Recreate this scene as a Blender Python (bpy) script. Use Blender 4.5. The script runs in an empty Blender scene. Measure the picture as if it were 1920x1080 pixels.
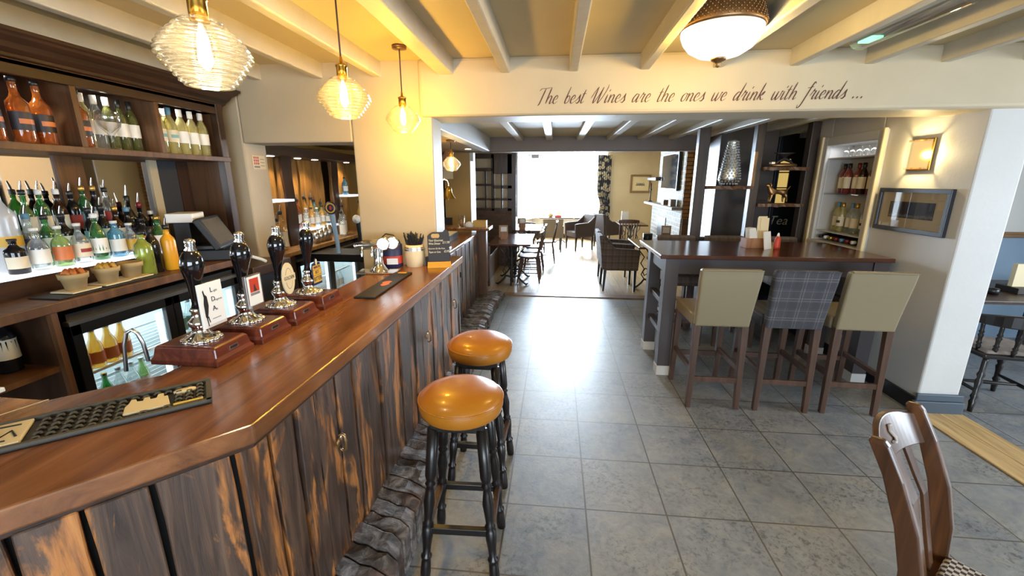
import bpy, bmesh, math, random
from mathutils import Vector, Matrix
R = math.radians
rnd = random.Random(7)
sc = bpy.context.scene
col = sc.collection

# ------------------------------------------------------------------ camera, world, lights, exposure
PITCH, YAW, FPX, EYE = R(14.2), R(5.76), 794.9, 1.7
cam_d = bpy.data.cameras.new('camera')
cam = bpy.data.objects.new('camera', cam_d); col.objects.link(cam)
cam.location = (0, 0, EYE)
cam.rotation_euler = (R(90) - PITCH, 0, YAW)
cam_d.sensor_width = 36.0
cam_d.lens = FPX / 1920 * 36.0
cam_d.clip_start = 0.02
sc.camera = cam
vs = sc.view_settings
sc.display_settings.display_device = 'sRGB'
vs.view_transform = 'Standard'; vs.look = 'None'; vs.gamma = 1.0; vs.use_curve_mapping = False
vs.exposure = 0.0
cy = sc.cycles
cy.max_bounces = 7; cy.diffuse_bounces = 4; cy.glossy_bounces = 4; cy.transmission_bounces = 6
cy.transparent_max_bounces = 32
cy.caustics_reflective = False; cy.caustics_refractive = False
cy.sample_clamp_indirect = 6.0
cy.use_denoising = True

world = bpy.data.worlds.new('world'); sc.world = world
world.use_nodes = True
bg = world.node_tree.nodes['Background']
bg.inputs[0].default_value = (0.80, 0.90, 1.0, 1); bg.inputs[1].default_value = 6.0

def area(name, loc, rot, sx, sy, power, colr, spread=180):
    d = bpy.data.lights.new(name, 'AREA'); d.shape = 'RECTANGLE'; d.size = sx; d.size_y = sy
    d.energy = power; d.color = colr; d.spread = R(spread)
    o = bpy.data.objects.new(name, d); col.objects.link(o); o.location = loc; o.rotation_euler = rot
    return o
# daylight: the bay at the far end, the windows behind the camera, the window of the side room
area('daylight_bay', (0.05, 13.75, 1.75), (R(-84), 0, 0), 4.4, 2.8, 7000, (0.70, 0.85, 1.0))
area('daylight_rear', (1.2, -3.75, 1.45), (R(72), 0, 0), 4.4, 1.7, 165, (0.70, 0.84, 1.0), 140)
area('daylight_side', (6.15, 1.4, 1.5), (R(74), 0, R(90)), 3.2, 1.4, 115, (0.78, 0.88, 1.0), 140)

def point(name, loc, power, colr, r=0.03, parent=None):
    d = bpy.data.lights.new(name, 'POINT'); d.energy = power; d.color = colr; d.shadow_soft_size = r
    o = bpy.data.objects.new(name, d); col.objects.link(o); o.location = loc
    if parent: o.parent = parent
    return o
def spot(name, loc, power, colr, ang=100, r=0.03, rot=(0, 0, 0), parent=None):
    d = bpy.data.lights.new(name, 'SPOT'); d.energy = power; d.color = colr; d.shadow_soft_size = r
    d.spot_size = R(ang); d.spot_blend = 0.6
    o = bpy.data.objects.new(name, d); col.objects.link(o); o.location = loc; o.rotation_euler = rot
    if parent: o.parent = parent
    return o

# ------------------------------------------------------------------ mesh helpers
class MB:
    def __init__(s): s.v = []; s.f = []; s.sm = []
    def add(s, vs_, fs, smooth=False, M=None):
        b = len(s.v)
        for p in vs_:
            p = Vector(p)
            s.v.append(tuple(M @ p) if M else tuple(p))
        for f in fs: s.f.append(tuple(i + b for i in f)); s.sm.append(smooth)
        return s
    def box(s, x0, x1, y0, y1, z0, z1, M=None):
        v = [(x0,y0,z0),(x1,y0,z0),(x1,y1,z0),(x0,y1,z0),(x0,y0,z1),(x1,y0,z1),(x1,y1,z1),(x0,y1,z1)]
        return s.add(v, [(0,3,2,1),(4,5,6,7),(0,1,5,4),(1,2,6,5),(2,3,7,6),(3,0,4,7)], False, M)
    def cb(s, c, d, M=None):
        return s.box(c[0]-d[0]/2, c[0]+d[0]/2, c[1]-d[1]/2, c[1]+d[1]/2, c[2]-d[2]/2, c[2]+d[2]/2, M)
    def rings(s, rs, smooth=True, cap=True, closed=False, M=None):
        n = len(rs[0]); v = [p for r in rs for p in r]; f = []
        m = len(rs)
        for i in range(m if closed else m-1):
            a = i*n; b = ((i+1) % m)*n
            for j in range(n):
                k = (j+1) % n
                f.append((a+j, a+k, b+k, b+j))
        s.add(v, f, smooth, M)
        if cap and not closed:
            s.add(rs[0], [tuple(range(n-1, -1, -1))], False, M); s.add(rs[-1], [tuple(range(n))], False, M)
        return s
    def lathe(s, prof, n=20, M=None, cap=True, smooth=True, sx=1.0, sy=1.0):
        rs = [[(max(r,1e-4)*math.cos(2*math.pi*j/n)*sx, max(r,1e-4)*math.sin(2*math.pi*j/n)*sy, z) for j in range(n)] for r, z in prof]
        return s.rings(rs, smooth, cap, False, M)
    def tube(s, pts, r, n=8, M=None, cap=True, closed=False):
        P = [Vector(p) for p in pts]; m = len(P)
        rad = r if isinstance(r, (list, tuple)) else [r]*m
        rs = []; up = None
        for i in range(m):
            if closed: t = P[(i+1) % m] - P[i-1]
            else: t = P[min(i+1, m-1)] - P[max(i-1, 0)]
            if t.length < 1e-9: t = Vector((0,0,1))
            t.normalize()
            if up is None:
                up = Vector((0,0,1)) if abs(t.z) < .9 else Vector((1,0,0))
            a = t.cross(up)
            if a.length < 1e-6: a = t.cross(Vector((0,1,0)))
            a.normalize(); b = a.cross(t).normalized(); up = b
            rs.append([tuple(P[i] + rad[i]*(math.cos(2*math.pi*j/n)*a + math.sin(2*math.pi*j/n)*b)) for j in range(n)])
        return s.rings(rs, True, cap, closed, M)
    def cyl(s, p0, p1, r0, r1=None, n=14, M=None):
        return s.tube([p0, p1], [r0, r0 if r1 is None else r1], n, M)
    def prism(s, poly, z0, z1, M=None):
        n = len(poly)
        if sum(poly[i][0]*poly[(i+1)%n][1]-poly[(i+1)%n][0]*poly[i][1] for i in range(n)) < 0: poly = poly[::-1]
        v = [(x,y,z0) for x,y in poly] + [(x,y,z1) for x,y in poly]
        f = [tuple(range(n-1,-1,-1)), tuple(range(n,2*n))] + [(i,(i+1)%n,n+(i+1)%n,n+i) for i in range(n)]
        return s.add(v, f, False, M)
    def sweep(s, prof, path, M=None, cap=True):   # prof (out, up) swept along an xy path, mitred
        P = [Vector((p[0],p[1],0)) for p in path]; z = path[0][2] if len(path[0]) > 2 else 0
        rs = []
        for i in range(len(P)):
            d0 = (P[i]-P[i-1]).normalized() if i else (P[1]-P[0]).normalized()
            d1 = (P[i+1]-P[i]).normalized() if i < len(P)-1 else d0
            n0 = Vector((d0.y,-d0.x,0)); n1 = Vector((d1.y,-d1.x,0)); b = (n0+n1).normalized()
            k = 1/max(b.dot(n0), .3)
            rs.append([(P[i].x+b.x*o*k, P[i].y+b.y*o*k, z+u) for o,u in prof])
        return s.rings(rs, False, cap, False, M)
    def build(s, name, mat, parent=None, loc=None, rot=None, bevel=0, seg=2, sub=0):
        me = bpy.data.meshes.new(name); me.from_pydata(s.v, [], s.f); me.validate(); me.update()
        for p, q in zip(me.polygons, s.sm): p.use_smooth = q
        me.materials.append(mat)
        o = bpy.data.objects.new(name, me); col.objects.link(o)
        if parent is not None: o.parent = parent
        if loc is not None: o.location = loc
        if rot is not None: o.rotation_euler = rot
        if sub:
            w = o.modifiers.new('weld', 'WELD'); w.merge_threshold = 1e-4
            m = o.modifiers.new('sub', 'SUBSURF'); m.levels = sub; m.render_levels = sub
            for p in me.polygons: p.use_smooth = True
        if bevel:
            w = o.modifiers.new('weld', 'WELD'); w.merge_threshold = 1e-5
            b = o.modifiers.new('bevel', 'BEVEL'); b.width = bevel; b.segments = seg; b.limit_method = 'ANGLE'; b.angle_limit = R(35)
        return o
def tag(o, label=None, cat=None, group=None, kind=None):
    if label: o['label'] = label
    if cat: o['category'] = cat
    if group: o['group'] = group
    if kind: o['kind'] = kind
    return o
def thing(name, label, cat, loc=(0,0,0), rz=0, group=None):
    o = bpy.data.objects.new(name, None); col.objects.link(o); o.empty_display_size = .05
    o.location = loc; o.rotation_euler = (0,0,rz)
    return tag(o, label, cat, group)
def struct(mb, name, mat, parent=None, bevel=0, **k):
    o = mb.build(name, mat, parent, bevel=bevel, **k)
    if parent is None: o['kind'] = 'structure'
    return o
def copy_tree(o, parent=None):
    c = o.copy(); col.objects.link(c)
    if parent is not None: c.parent = parent
    for ch in list(o.children): copy_tree(ch, c)
    return c
def dup(o, loc, rz, label, group=None):
    c = copy_tree(o); c.location = loc; c.rotation_euler = (0,0,rz); c['label'] = label
    if group: c['group'] = group
    return c
def TR(x, y, z, rz=0, rx=0, ry=0):
    return Matrix.Translation((x,y,z)) @ Matrix.Rotation(rz,4,'Z') @ Matrix.Rotation(ry,4,'Y') @ Matrix.Rotation(rx,4,'X')
def text(body, size, mat, parent, loc, rot, name='lettering', align='CENTER', shear=0.0, sx=1.0, extrude=.0004):
    c = bpy.data.curves.new(name, 'FONT'); c.body = body; c.size = size; c.align_x = align; c.align_y = 'CENTER'
    c.shear = shear; c.extrude = extrude; c.resolution_u = 2; c.materials.append(mat)
    t = bpy.data.objects.new(name, c); col.objects.link(t)
    me = bpy.data.meshes.new_from_object(t.evaluated_get(bpy.context.evaluated_depsgraph_get()))
    bpy.data.objects.remove(t); bpy.data.curves.remove(c); me.name = name
    o = bpy.data.objects.new(name, me); col.objects.link(o); o.parent = parent; o.location = loc; o.rotation_euler = rot
    o.scale = (sx, 1, 1)
    return o
def catmull(P, k=6):
    if len(P) < 3: return [Vector((p[0],p[1])) for p in P]
    P = [Vector((p[0],p[1])) for p in P]; Q = [2*P[0]-P[1]] + P + [2*P[-1]-P[-2]]; out = []
    for i in range(1, len(Q)-2):
        for t in range(k):
            t /= k
            a, b, c, d = Q[i-1], Q[i], Q[i+1], Q[i+2]
            out.append(.5*((2*b)+(c-a)*t+(2*a-5*b+4*c-d)*t*t+(-a+3*b-3*c+d)*t**3))
    out.append(P[-1]); return out

# ------------------------------------------------------------------ materials
def mk(name):
    m = bpy.data.materials.new(name); m.use_nodes = True
    nt = m.node_tree; b = nt.nodes['Principled BSDF']
    return m, nt, b
def nd(nt, typ, **kw):
    n = nt.nodes.new(typ)
    for k, v in kw.items():
        if k.startswith('i_'):
            key = k[2:]; key = int(key) if key.isdigit() else key.replace('_', ' ')
            n.inputs[key].default_value = v
        else: setattr(n, k, v)
    return n
def c4(c): return (c[0], c[1], c[2], 1)
def srgb(r, g, b):
    f = lambda u: (u/255/12.92) if u/255 <= .04045 else ((u/255+.055)/1.055)**2.4
    return (f(r), f(g), f(b))
def plain(name, colr, rough=.5, metal=0, spec=.5, coat=0, emit=None, es=0):
    m, nt, b = mk(name)
    b.inputs['Base Color'].default_value = c4(colr); b.inputs['Roughness'].default_value = rough
    b.inputs['Metallic'].default_value = metal; b.inputs['Specular IOR Level'].default_value = spec
    b.inputs['Coat Weight'].default_value = coat
    if emit: b.inputs['Emission Color'].default_value = c4(emit); b.inputs['Emission Strength'].default_value = es
    return m
def coords(nt, scale=(1,1,1), loc=(0,0,0), rot=(0,0,0), src='Object'):
    tc = nd(nt, 'ShaderNodeTexCoord'); mp = nd(nt, 'ShaderNodeMapping')
    mp.inputs['Scale'].default_value = scale; mp.inputs['Location'].default_value = loc; mp.inputs['Rotation'].default_value = rot
    nt.links.new(tc.outputs[src], mp.inputs['Vector']); return mp.outputs['Vector']
def ramp(nt, fac, stops):
    r = nd(nt, 'ShaderNodeValToRGB'); e = r.color_ramp.elements
    while len(e) < len(stops): e.new(.5)
    for el, (p, c) in zip(e, stops): el.position = p; el.color = c4(c) if len(c) == 3 else c
    nt.links.new(fac, r.inputs['Fac']); return r.outputs['Color']
def noise(nt, vec, scale=5, detail=4, dist=0, rough=.5):
    n = nd(nt, 'ShaderNodeTexNoise', i_Scale=scale, i_Detail=detail, i_Distortion=dist, i_Roughness=rough)
    nt.links.new(vec, n.inputs['Vector']); return n.outputs['Fac']
def bump(nt, b, h, strength=.2, dist=.01):
    n = nd(nt, 'ShaderNodeBump'); n.inputs['Strength'].default_value = strength; n.inputs['Distance'].default_value = dist
    nt.links.new(h, n.inputs['Height']); nt.links.new(n.outputs['Normal'], b.inputs['Normal'])
def mix(nt, fac, a, b, mode='MIX'):
    n = nd(nt, 'ShaderNodeMix', data_type='RGBA', blend_type=mode)
    L = nt.links
    if isinstance(fac, float): n.inputs[0].default_value = fac
    else: L.new(fac, n.inputs[0])
    for i, x in ((6, a), (7, b)):
        if isinstance(x, tuple): n.inputs[i].default_value = c4(x)
        else: L.new(x, n.inputs[i])
    return n.outputs[2]
def paint(name, colr, rough=.6, var=.08, bs=.12, scale=3.0):
    m, nt, b = mk(name); v = coords(nt)
    f = noise(nt, v, scale, 5, .4)
    d = tuple(x*(1-var) for x in colr)
    nt.links.new(ramp(nt, f, [(.3, d), (.7, colr)]), b.inputs['Base Color'])
    b.inputs['Roughness'].default_value = rough
    bump(nt, b, noise(nt, v, 22, 5, .3), bs, .01)
    return m
def wood(name, c0, c1, c2=None, axis=1, scale=5, stretch=14, rough=.35, coat=0, bs=.08, src='Object', spec=.5):
    m, nt, b = mk(name)
    s = [scale*3]*3; s[axis] = scale*3/stretch
    v = coords(nt, tuple(s), src=src)
    f = noise(nt, v, 1.0, 7, 1.2, .62)
    st = [(.28, c0), (.55, c1), (.78, c2 or c1)]
    nt.links.new(ramp(nt, f, st), b.inputs['Base Color'])
    b.inputs['Roughness'].default_value = rough; b.inputs['Coat Weight'].default_value = coat; b.inputs['Coat Roughness'].default_value = .12
    b.inputs['Specular IOR Level'].default_value = spec
    bump(nt, b, f, bs, .004)
    return m
def glass(name, tint=(1,1,1), refl=.35, rough=.02, body=0.0, bodycol=None):
    """thin clear glass: light passes straight through, brighter reflection towards the edges"""
    m = bpy.data.materials.new(name); m.use_nodes = True; nt = m.node_tree; nt.nodes.clear(); L = nt.links
    out = nd(nt, 'ShaderNodeOutputMaterial'); tr = nd(nt, 'ShaderNodeBsdfTransparent'); gl = nd(nt, 'ShaderNodeBsdfGlossy')
    tr.inputs[0].default_value = c4(tint); gl.inputs['Roughness'].default_value = rough
    lw = nd(nt, 'ShaderNodeLayerWeight'); lw.inputs[0].default_value = refl
    ma = nd(nt, 'ShaderNodeMath', operation='MULTIPLY_ADD'); ma.inputs[1].default_value = .75; ma.inputs[2].default_value = .04
    L.new(lw.outputs['Facing'], ma.inputs[0])
    mx = nd(nt, 'ShaderNodeMixShader'); L.new(ma.outputs[0], mx.inputs[0])
    base = tr.outputs[0]
    if body > 0:
        df = nd(nt, 'ShaderNodeBsdfDiffuse'); df.inputs[0].default_value = c4(bodycol or tint)
        ad = nd(nt, 'ShaderNodeMixShader'); ad.inputs[0].default_value = body
        L.new(tr.outputs[0], ad.inputs[1]); L.new(df.outputs[0], ad.inputs[2]); base = ad.outputs[0]
    L.new(base, mx.inputs[1]); L.new(gl.outputs[0], mx.inputs[2]); L.new(mx.outputs[0], out.inputs[0])
    return m
def emis(name, colr, s):
    m = bpy.data.materials.new(name); m.use_nodes = True; nt = m.node_tree; nt.nodes.clear()
    o = nd(nt, 'ShaderNodeOutputMaterial'); e = nd(nt, 'ShaderNodeEmission'); e.inputs[0].default_value = c4(colr); e.inputs[1].default_value = s
    nt.links.new(e.outputs[0], o.inputs[0]); return m

# palette
M = {}
M['wall_cream'] = paint('cream_wall_paint', srgb(192,178,150), .55)
M['wall_white'] = paint('white_wall_paint', srgb(200,199,196), .55, .05)
M['ceiling'] = paint('ceiling_paint', srgb(203,187,146), .6, .06)  # yellowed a little so the colour carries some of the warm lamp glow
M['joist'] = paint('painted_joist', srgb(198,191,174), .5, .12, .25, 6)
M['wall_mustard'] = paint('mustard_wall_paint', srgb(158,126,70), .5)
M['wall_beige'] = paint('beige_wall_paint', srgb(205,188,158), .6)
M['wall_dark'] = paint('dark_brown_wall_paint', srgb(58,50,46), .5)
M['wall_black'] = paint('black_wall_paint', srgb(22,22,28), .5)
M['wall_blue'] = paint('grey_blue_dado_paint', srgb(128,152,176), .5)
M['taupe'] = paint('taupe_beam_paint', srgb(106,90,80), .45)
M['black_skirt'] = plain('black_skirting_gloss', srgb(28,30,34), .3)
M['grey_skirt'] = plain('slate_grey_skirting', srgb(70,82,94), .35)
def tile_mat():
    m, nt, b = mk('slate_floor_tiles'); L = nt.links
    v = coords(nt, (1,1,1), (0.2207, -3.218+0.4283*20, 0))
    br = nd(nt, 'ShaderNodeTexBrick', offset=0.0, squash=1.0)
    br.inputs['Scale'].default_value = 1.0; br.inputs['Brick Width'].default_value = .42; br.inputs['Row Height'].default_value = .4283
    br.inputs['Mortar Size'].default_value = .0045; br.inputs['Mortar Smooth'].default_value = .1; br.inputs['Bias'].default_value = 0
    br.inputs['Color1'].default_value = (0,0,0,1); br.inputs['Color2'].default_value = (1,1,1,1); br.inputs['Mortar'].default_value = (.5,.5,.5,1)
    L.new(v, br.inputs['Vector'])
    tone = ramp(nt, br.outputs['Color'], [(0, srgb(108,114,122)), (.5, srgb(124,128,132)), (1, srgb(138,134,126))])
    v2 = coords(nt)
    n1 = noise(nt, v2, 5, 8, .8, .62)
    pat = ramp(nt, n1, [(.3, srgb(96,104,116)), (.5, srgb(122,126,130)), (.72, srgb(152,142,124))])
    c = mix(nt, .55, tone, pat)
    n2 = noise(nt, v2, 42, 7, .6, .72); n5 = noise(nt, v2, 2.6, 3, .3)
    spk = ramp(nt, n2, [(.40, srgb(96,98,106)), (.50, (1,1,1))])
    c = mix(nt, ramp(nt, n5, [(.40, (0,0,0)), (.62, (.85,)*3)]), c, mix(nt, 1.0, c, spk, 'MULTIPLY'))
    n6 = noise(nt, v2, 11, 6, 1.2, .65)
    c = mix(nt, .22, c, ramp(nt, n6, [(.35, srgb(70,72,80)), (.65, srgb(176,172,164))]))
    c = mix(nt, br.outputs['Fac'], c, srgb(74,66,56))
    L.new(c, b.inputs['Base Color']); b.inputs['Coat Weight'].default_value = .8; b.inputs['Coat Roughness'].default_value = .50
    rr = ramp(nt, n1, [(.3, (.38,)*3), (.7, (.50,)*3)]); L.new(rr, b.inputs['Roughness'])
    h = mix(nt, br.outputs['Fac'], mix(nt, .6, n1, n2), (0,0,0))
    bump(nt, b, h, .4, .006)
    return m
M['tile'] = tile_mat()
def board_mat(name, cols, width, length, axis_y=True, rough=.3):
    m, nt, b = mk(name); L = nt.links
    v = coords(nt, (1,1,1), (50,50,0), (0,0,R(90) if axis_y else 0))
    br = nd(nt, 'ShaderNodeTexBrick', offset=.37, squash=1.0)
    br.inputs['Scale'].default_value = 1.0; br.inputs['Brick Width'].default_value = length; br.inputs['Row Height'].default_value = width
    br.inputs['Mortar Size'].default_value = .002
    br.inputs['Color1'].default_value = (0,0,0,1); br.inputs['Color2'].default_value = (1,1,1,1); br.inputs['Mortar'].default_value = (.5,.5,.5,1)
    L.new(v, br.inputs['Vector'])
    t = ramp(nt, br.outputs['Color'], [(0, cols[0]), (1, cols[1])])
    s = (16, 1.3, 16) if axis_y else (1.3, 16, 16)
    n = noise(nt, coords(nt, s), 1.2, 6, 1.0, .6)
    c = mix(nt, .6, t, ramp(nt, n, [(.3, cols[2]), (.7, cols[1])]))
    c = mix(nt, br.outputs['Fac'], c, srgb(50,36,22))
    L.new(c, b.inputs['Base Color']); b.inputs['Roughness'].default_value = rough
    bump(nt, b, n, .1, .004)
    return m
M['boards'] = board_mat('varnished_floorboards', (srgb(176,150,112), srgb(196,170,130), srgb(140,112,78)), .13, 1.9)
M['threshold'] = wood('pale_threshold_board', srgb(150,118,74), srgb(196,164,112), srgb(214,186,134), axis=1, scale=5, stretch=10, rough=.5)
M['threshold_x'] = wood('brown_threshold_board', srgb(92,66,40), srgb(136,100,62), srgb(160,124,80), axis=0, scale=5, stretch=10, rough=.45)
def brick_mat(name, c1, c2, mortar, bw=.22, bh=.075, ms=.008, plane='xz', rough=.8, patch=None):
    m, nt, b = mk(name); L = nt.links
    rot = {'xz': (R(90),0,0), 'xy': (0,0,0), 'yz': (R(90),0,R(90))}[plane]
    tc = nd(nt, 'ShaderNodeTexCoord'); sp = nd(nt, 'ShaderNodeSeparateXYZ'); cm = nd(nt, 'ShaderNodeCombineXYZ')
    L.new(tc.outputs['Object'], sp.inputs[0])
    a, z = {'xz': ('X','Z'), 'yz': ('Y','Z'), 'xy': ('X','Y')}[plane]
    L.new(sp.outputs[a], cm.inputs[0]); L.new(sp.outputs[z], cm.inputs[1])
    br = nd(nt, 'ShaderNodeTexBrick', offset=.5)
    br.inputs['Scale'].default_value = 1; br.inputs['Brick Width'].default_value = bw; br.inputs['Row Height'].default_value = bh
    br.inputs['Mortar Size'].default_value = ms; br.inputs['Mortar Smooth'].default_value = .4
    br.inputs['Color1'].default_value = c4(c1); br.inputs['Color2'].default_value = c4(c2); br.inputs['Mortar'].default_value = c4(mortar)
    L.new(cm.outputs[0], br.inputs['Vector'])
    n = noise(nt, tc.outputs['Object'], 9, 7, .6, .65)
    c = mix(nt, .55, br.outputs['Color'], ramp(nt, n, [(.32, patch or c1), (.68, c2)]))
    c = mix(nt, br.outputs['Fac'], c, mortar)
    L.new(c, b.inputs['Base Color']); b.inputs['Roughness'].default_value = rough
    inv = nd(nt, 'ShaderNodeMath', operation='SUBTRACT'); inv.inputs[0].default_value = 1; L.new(br.outputs['Fac'], inv.inputs[1])
    h = mix(nt, .35, inv.outputs[0], n); bump(nt, b, h, .7, .012)
    return m
M['brick_dark'] = brick_mat('dark_old_brick', srgb(84,60,48), srgb(112,84,66), srgb(96,80,66), plane='xz', patch=srgb(62,48,44))
M['brick_white'] = brick_mat('whitewashed_stone', srgb(150,146,138), srgb(128,122,112), srgb(160,155,146), .19, .085, .012, 'yz', patch=srgb(62,55,48))
M['brick_warm'] = brick_mat('warm_lit_brick', srgb(150,104,60), srgb(176,130,78), srgb(70,48,30), .21, .07, .009, 'xz', patch=srgb(96,62,38))  # orange light on the chimney's near side is put into the brick colour
def plinth_mat():
    m, nt, b = mk('worn_plinth_brick'); L = nt.links; v = coords(nt)
    n = noise(nt, v, 14, 8, .8, .7); n2 = noise(nt, v, 3.2, 3, .2)
    c = ramp(nt, n, [(.30, srgb(44,38,36)), (.48, srgb(92,82,76)), (.60, srgb(140,132,126)), (.78, srgb(186,182,178))])
    c = mix(nt, ramp(nt, n2, [(.5, (0,0,0)), (.66, (.75,)*3)]), c, srgb(112,70,52))
    L.new(c, b.inputs['Base Color']); b.inputs['Roughness'].default_value = .55
    bump(nt, b, n, .9, .014)
    return m
M['plinth'] = plinth_mat()
def rustic(name, along):
    m, nt, b = mk(name); L = nt.links
    s = [26, 26, 26]; s[along] = 2.2
    n = noise(nt, coords(nt, tuple(s)), 1.0, 8, .8, .65)
    base = ramp(nt, n, [(.28, srgb(30,22,19)), (.5, srgb(72,51,38)), (.75, srgb(112,83,60))])
    w = noise(nt, coords(nt, (5.5, 5.5, 1.5)), 1.0, 6, 1.5, .6)
    f = ramp(nt, w, [(.52, (0,0,0)), (.585, (1,1,1))])
    s2 = [34, 34, 34]; s2[along] = 3
    n3 = noise(nt, coords(nt, tuple(s2)), 1.0, 5, .4, .6)
    worn = ramp(nt, n3, [(.38, srgb(80,52,32)), (.56, srgb(178,112,54)), (.75, srgb(204,140,74))])
    L.new(mix(nt, f, base, worn), b.inputs['Base Color'])
    b.inputs['Roughness'].default_value = .4
    L.new(ramp(nt, n, [(.3, (.28,)*3), (.7, (.42,)*3)]), b.inputs['Roughness'])
    b.inputs['Specular IOR Level'].default_value = .8; b.inputs['Coat Weight'].default_value = .3; b.inputs['Coat Roughness'].default_value = .25
    bump(nt, b, n, .6, .010)
    return m
M['rustic'] = rustic('weathered_bar_planks', 2)
M['bar_top'] = wood('polished_bar_top', srgb(84,50,28), srgb(130,82,48), srgb(160,108,66), axis=1, scale=3.0, stretch=12, rough=.23, coat=.25, bs=.04)
M['bar_top_diag'] = M['bar_top']
M['bar_edge'] = M['bar_top']
M['dark_wood'] = wood('dark_stained_wood', srgb(34,21,14), srgb(62,40,27), srgb(84,56,38), axis=1, scale=4, rough=.35)
M['dark_wood_z'] = wood('dark_stained_upright', srgb(34,21,14), srgb(62,40,27), srgb(84,56,38), axis=2, scale=4, rough=.35)
M['mid_wood_z'] = wood('brown_upright_wood', srgb(62,40,24), srgb(98,66,40), srgb(122,86,54), axis=2, scale=4, rough=.45)
M['gold_wood_z'] = wood('waney_golden_boards', srgb(84,56,26), srgb(158,114,56), srgb(196,150,84), axis=2, scale=2.6, stretch=7, rough=.5)
M['table_top'] = wood('mahogany_table_top', srgb(54,30,20), srgb(84,50,34), srgb(104,66,46), axis=0, scale=3, rough=.22, coat=.3)
M['mahog'] = wood('red_mahogany', srgb(60,24,16), srgb(100,46,30), srgb(128,66,44), axis=1, scale=5, rough=.25, coat=.4)
M['chair_wood'] = wood('brown_chair_wood', srgb(42,24,13), srgb(82,50,27), srgb(116,74,40), axis=2, scale=4, rough=.32, coat=.2)
M['black_wood'] = plain('near_black_turned_wood', srgb(22,17,16), .3)
M['grey_paint'] = plain('grey_brown_table_paint', srgb(72,66,68), .45)
M['white_cap'] = paint('white_foot_cap', srgb(208,206,200), .5)
M['post_dark'] = wood('dark_beam_wood', srgb(36,28,24), srgb(60,48,42), srgb(78,64,54), axis=2, scale=3, rough=.5, bs=.3)
M['leather_gold'] = plain('mustard_leather', srgb(172,108,26), .30, coat=.2)
M['leather_olive'] = plain('olive_leather', srgb(132,120,94), .42)
M['black_metal'] = plain('black_metal', srgb(20,20,22), .35)
M['iron'] = plain('cast_iron', srgb(46,40,38), .5, .3)
M['chrome'] = plain('chrome', (.9,.9,.9), .08, 1)
M['steel'] = plain('brushed_steel', (.6,.6,.6), .3, 1)
M['brass'] = plain('brass', srgb(214,164,72), .2, 1)
M['bronze'] = plain('antique_bronze', srgb(146,112,74), .35, .8)
M['pump_black'] = plain('glossy_black_handle', srgb(14,14,20), .08, coat=.6)
M['black'] = plain('matt_black', srgb(24,24,26), .5)
M['rubber'] = plain('grey_black_rubber', srgb(78,72,60), .6)
M['rubber_dark'] = plain('black_rubber', srgb(20,20,21), .5)
M['white'] = plain('white_card', srgb(236,236,232), .5)
M['cream'] = plain('cream_print', srgb(222,206,168), .6)
M['paper'] = plain('paper_label', srgb(224,214,190), .6)
M['red'] = plain('red_print', srgb(190,62,40), .5)
M['orange'] = plain('orange_print', srgb(206,110,64), .55)
M['blue_dark'] = plain('navy_print', srgb(30,38,78), .5)
M['gold_print'] = plain('gold_print', srgb(214,170,62), .5)
M['grey_print'] = plain('grey_print', srgb(128,128,128), .6)
M['kraft'] = plain('kraft_board', srgb(176,146,112), .7)
M['menu_wood'] = wood('menu_holder_wood', srgb(128,84,52), srgb(166,118,80), axis=2, scale=6, rough=.5)
M['terracotta'] = paint('pale_terracotta', srgb(186,160,112), .8, .15)
M['clear'] = glass('clear_glass', (1,1,1), .3)
M['pane'] = glass('window_pane_glass', (.97,.98,1), .2)
M['lamp_glass'] = glass('ribbed_lamp_glass', (1,.96,.86), .5, .08, .07, (1,.92,.74))
M['mirror'] = plain('mirror_glass', (.82,.80,.76), .03, 1)
M['frame_white'] = plain('white_window_frame', srgb(196,206,214), .5)
M['lens'] = emis('spotlight_lens', (1,.95,.85), 14)
M['led'] = emis('led_shelf_light', (.92,.96,1), 1.7)
M['fridge_light'] = emis('fridge_strip_light', (.75,.92,1), 4.5)
M['fridge_in'] = plain('white_fridge_lining', srgb(216,228,230), .4)
M['filament'] = emis('lamp_filament', (1,.86,.58), 60)
M['bowl_glow'] = None
M['cloth'] = plain('white_cloth', srgb(226,222,212), .8)
M['tweed'] = None
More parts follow.
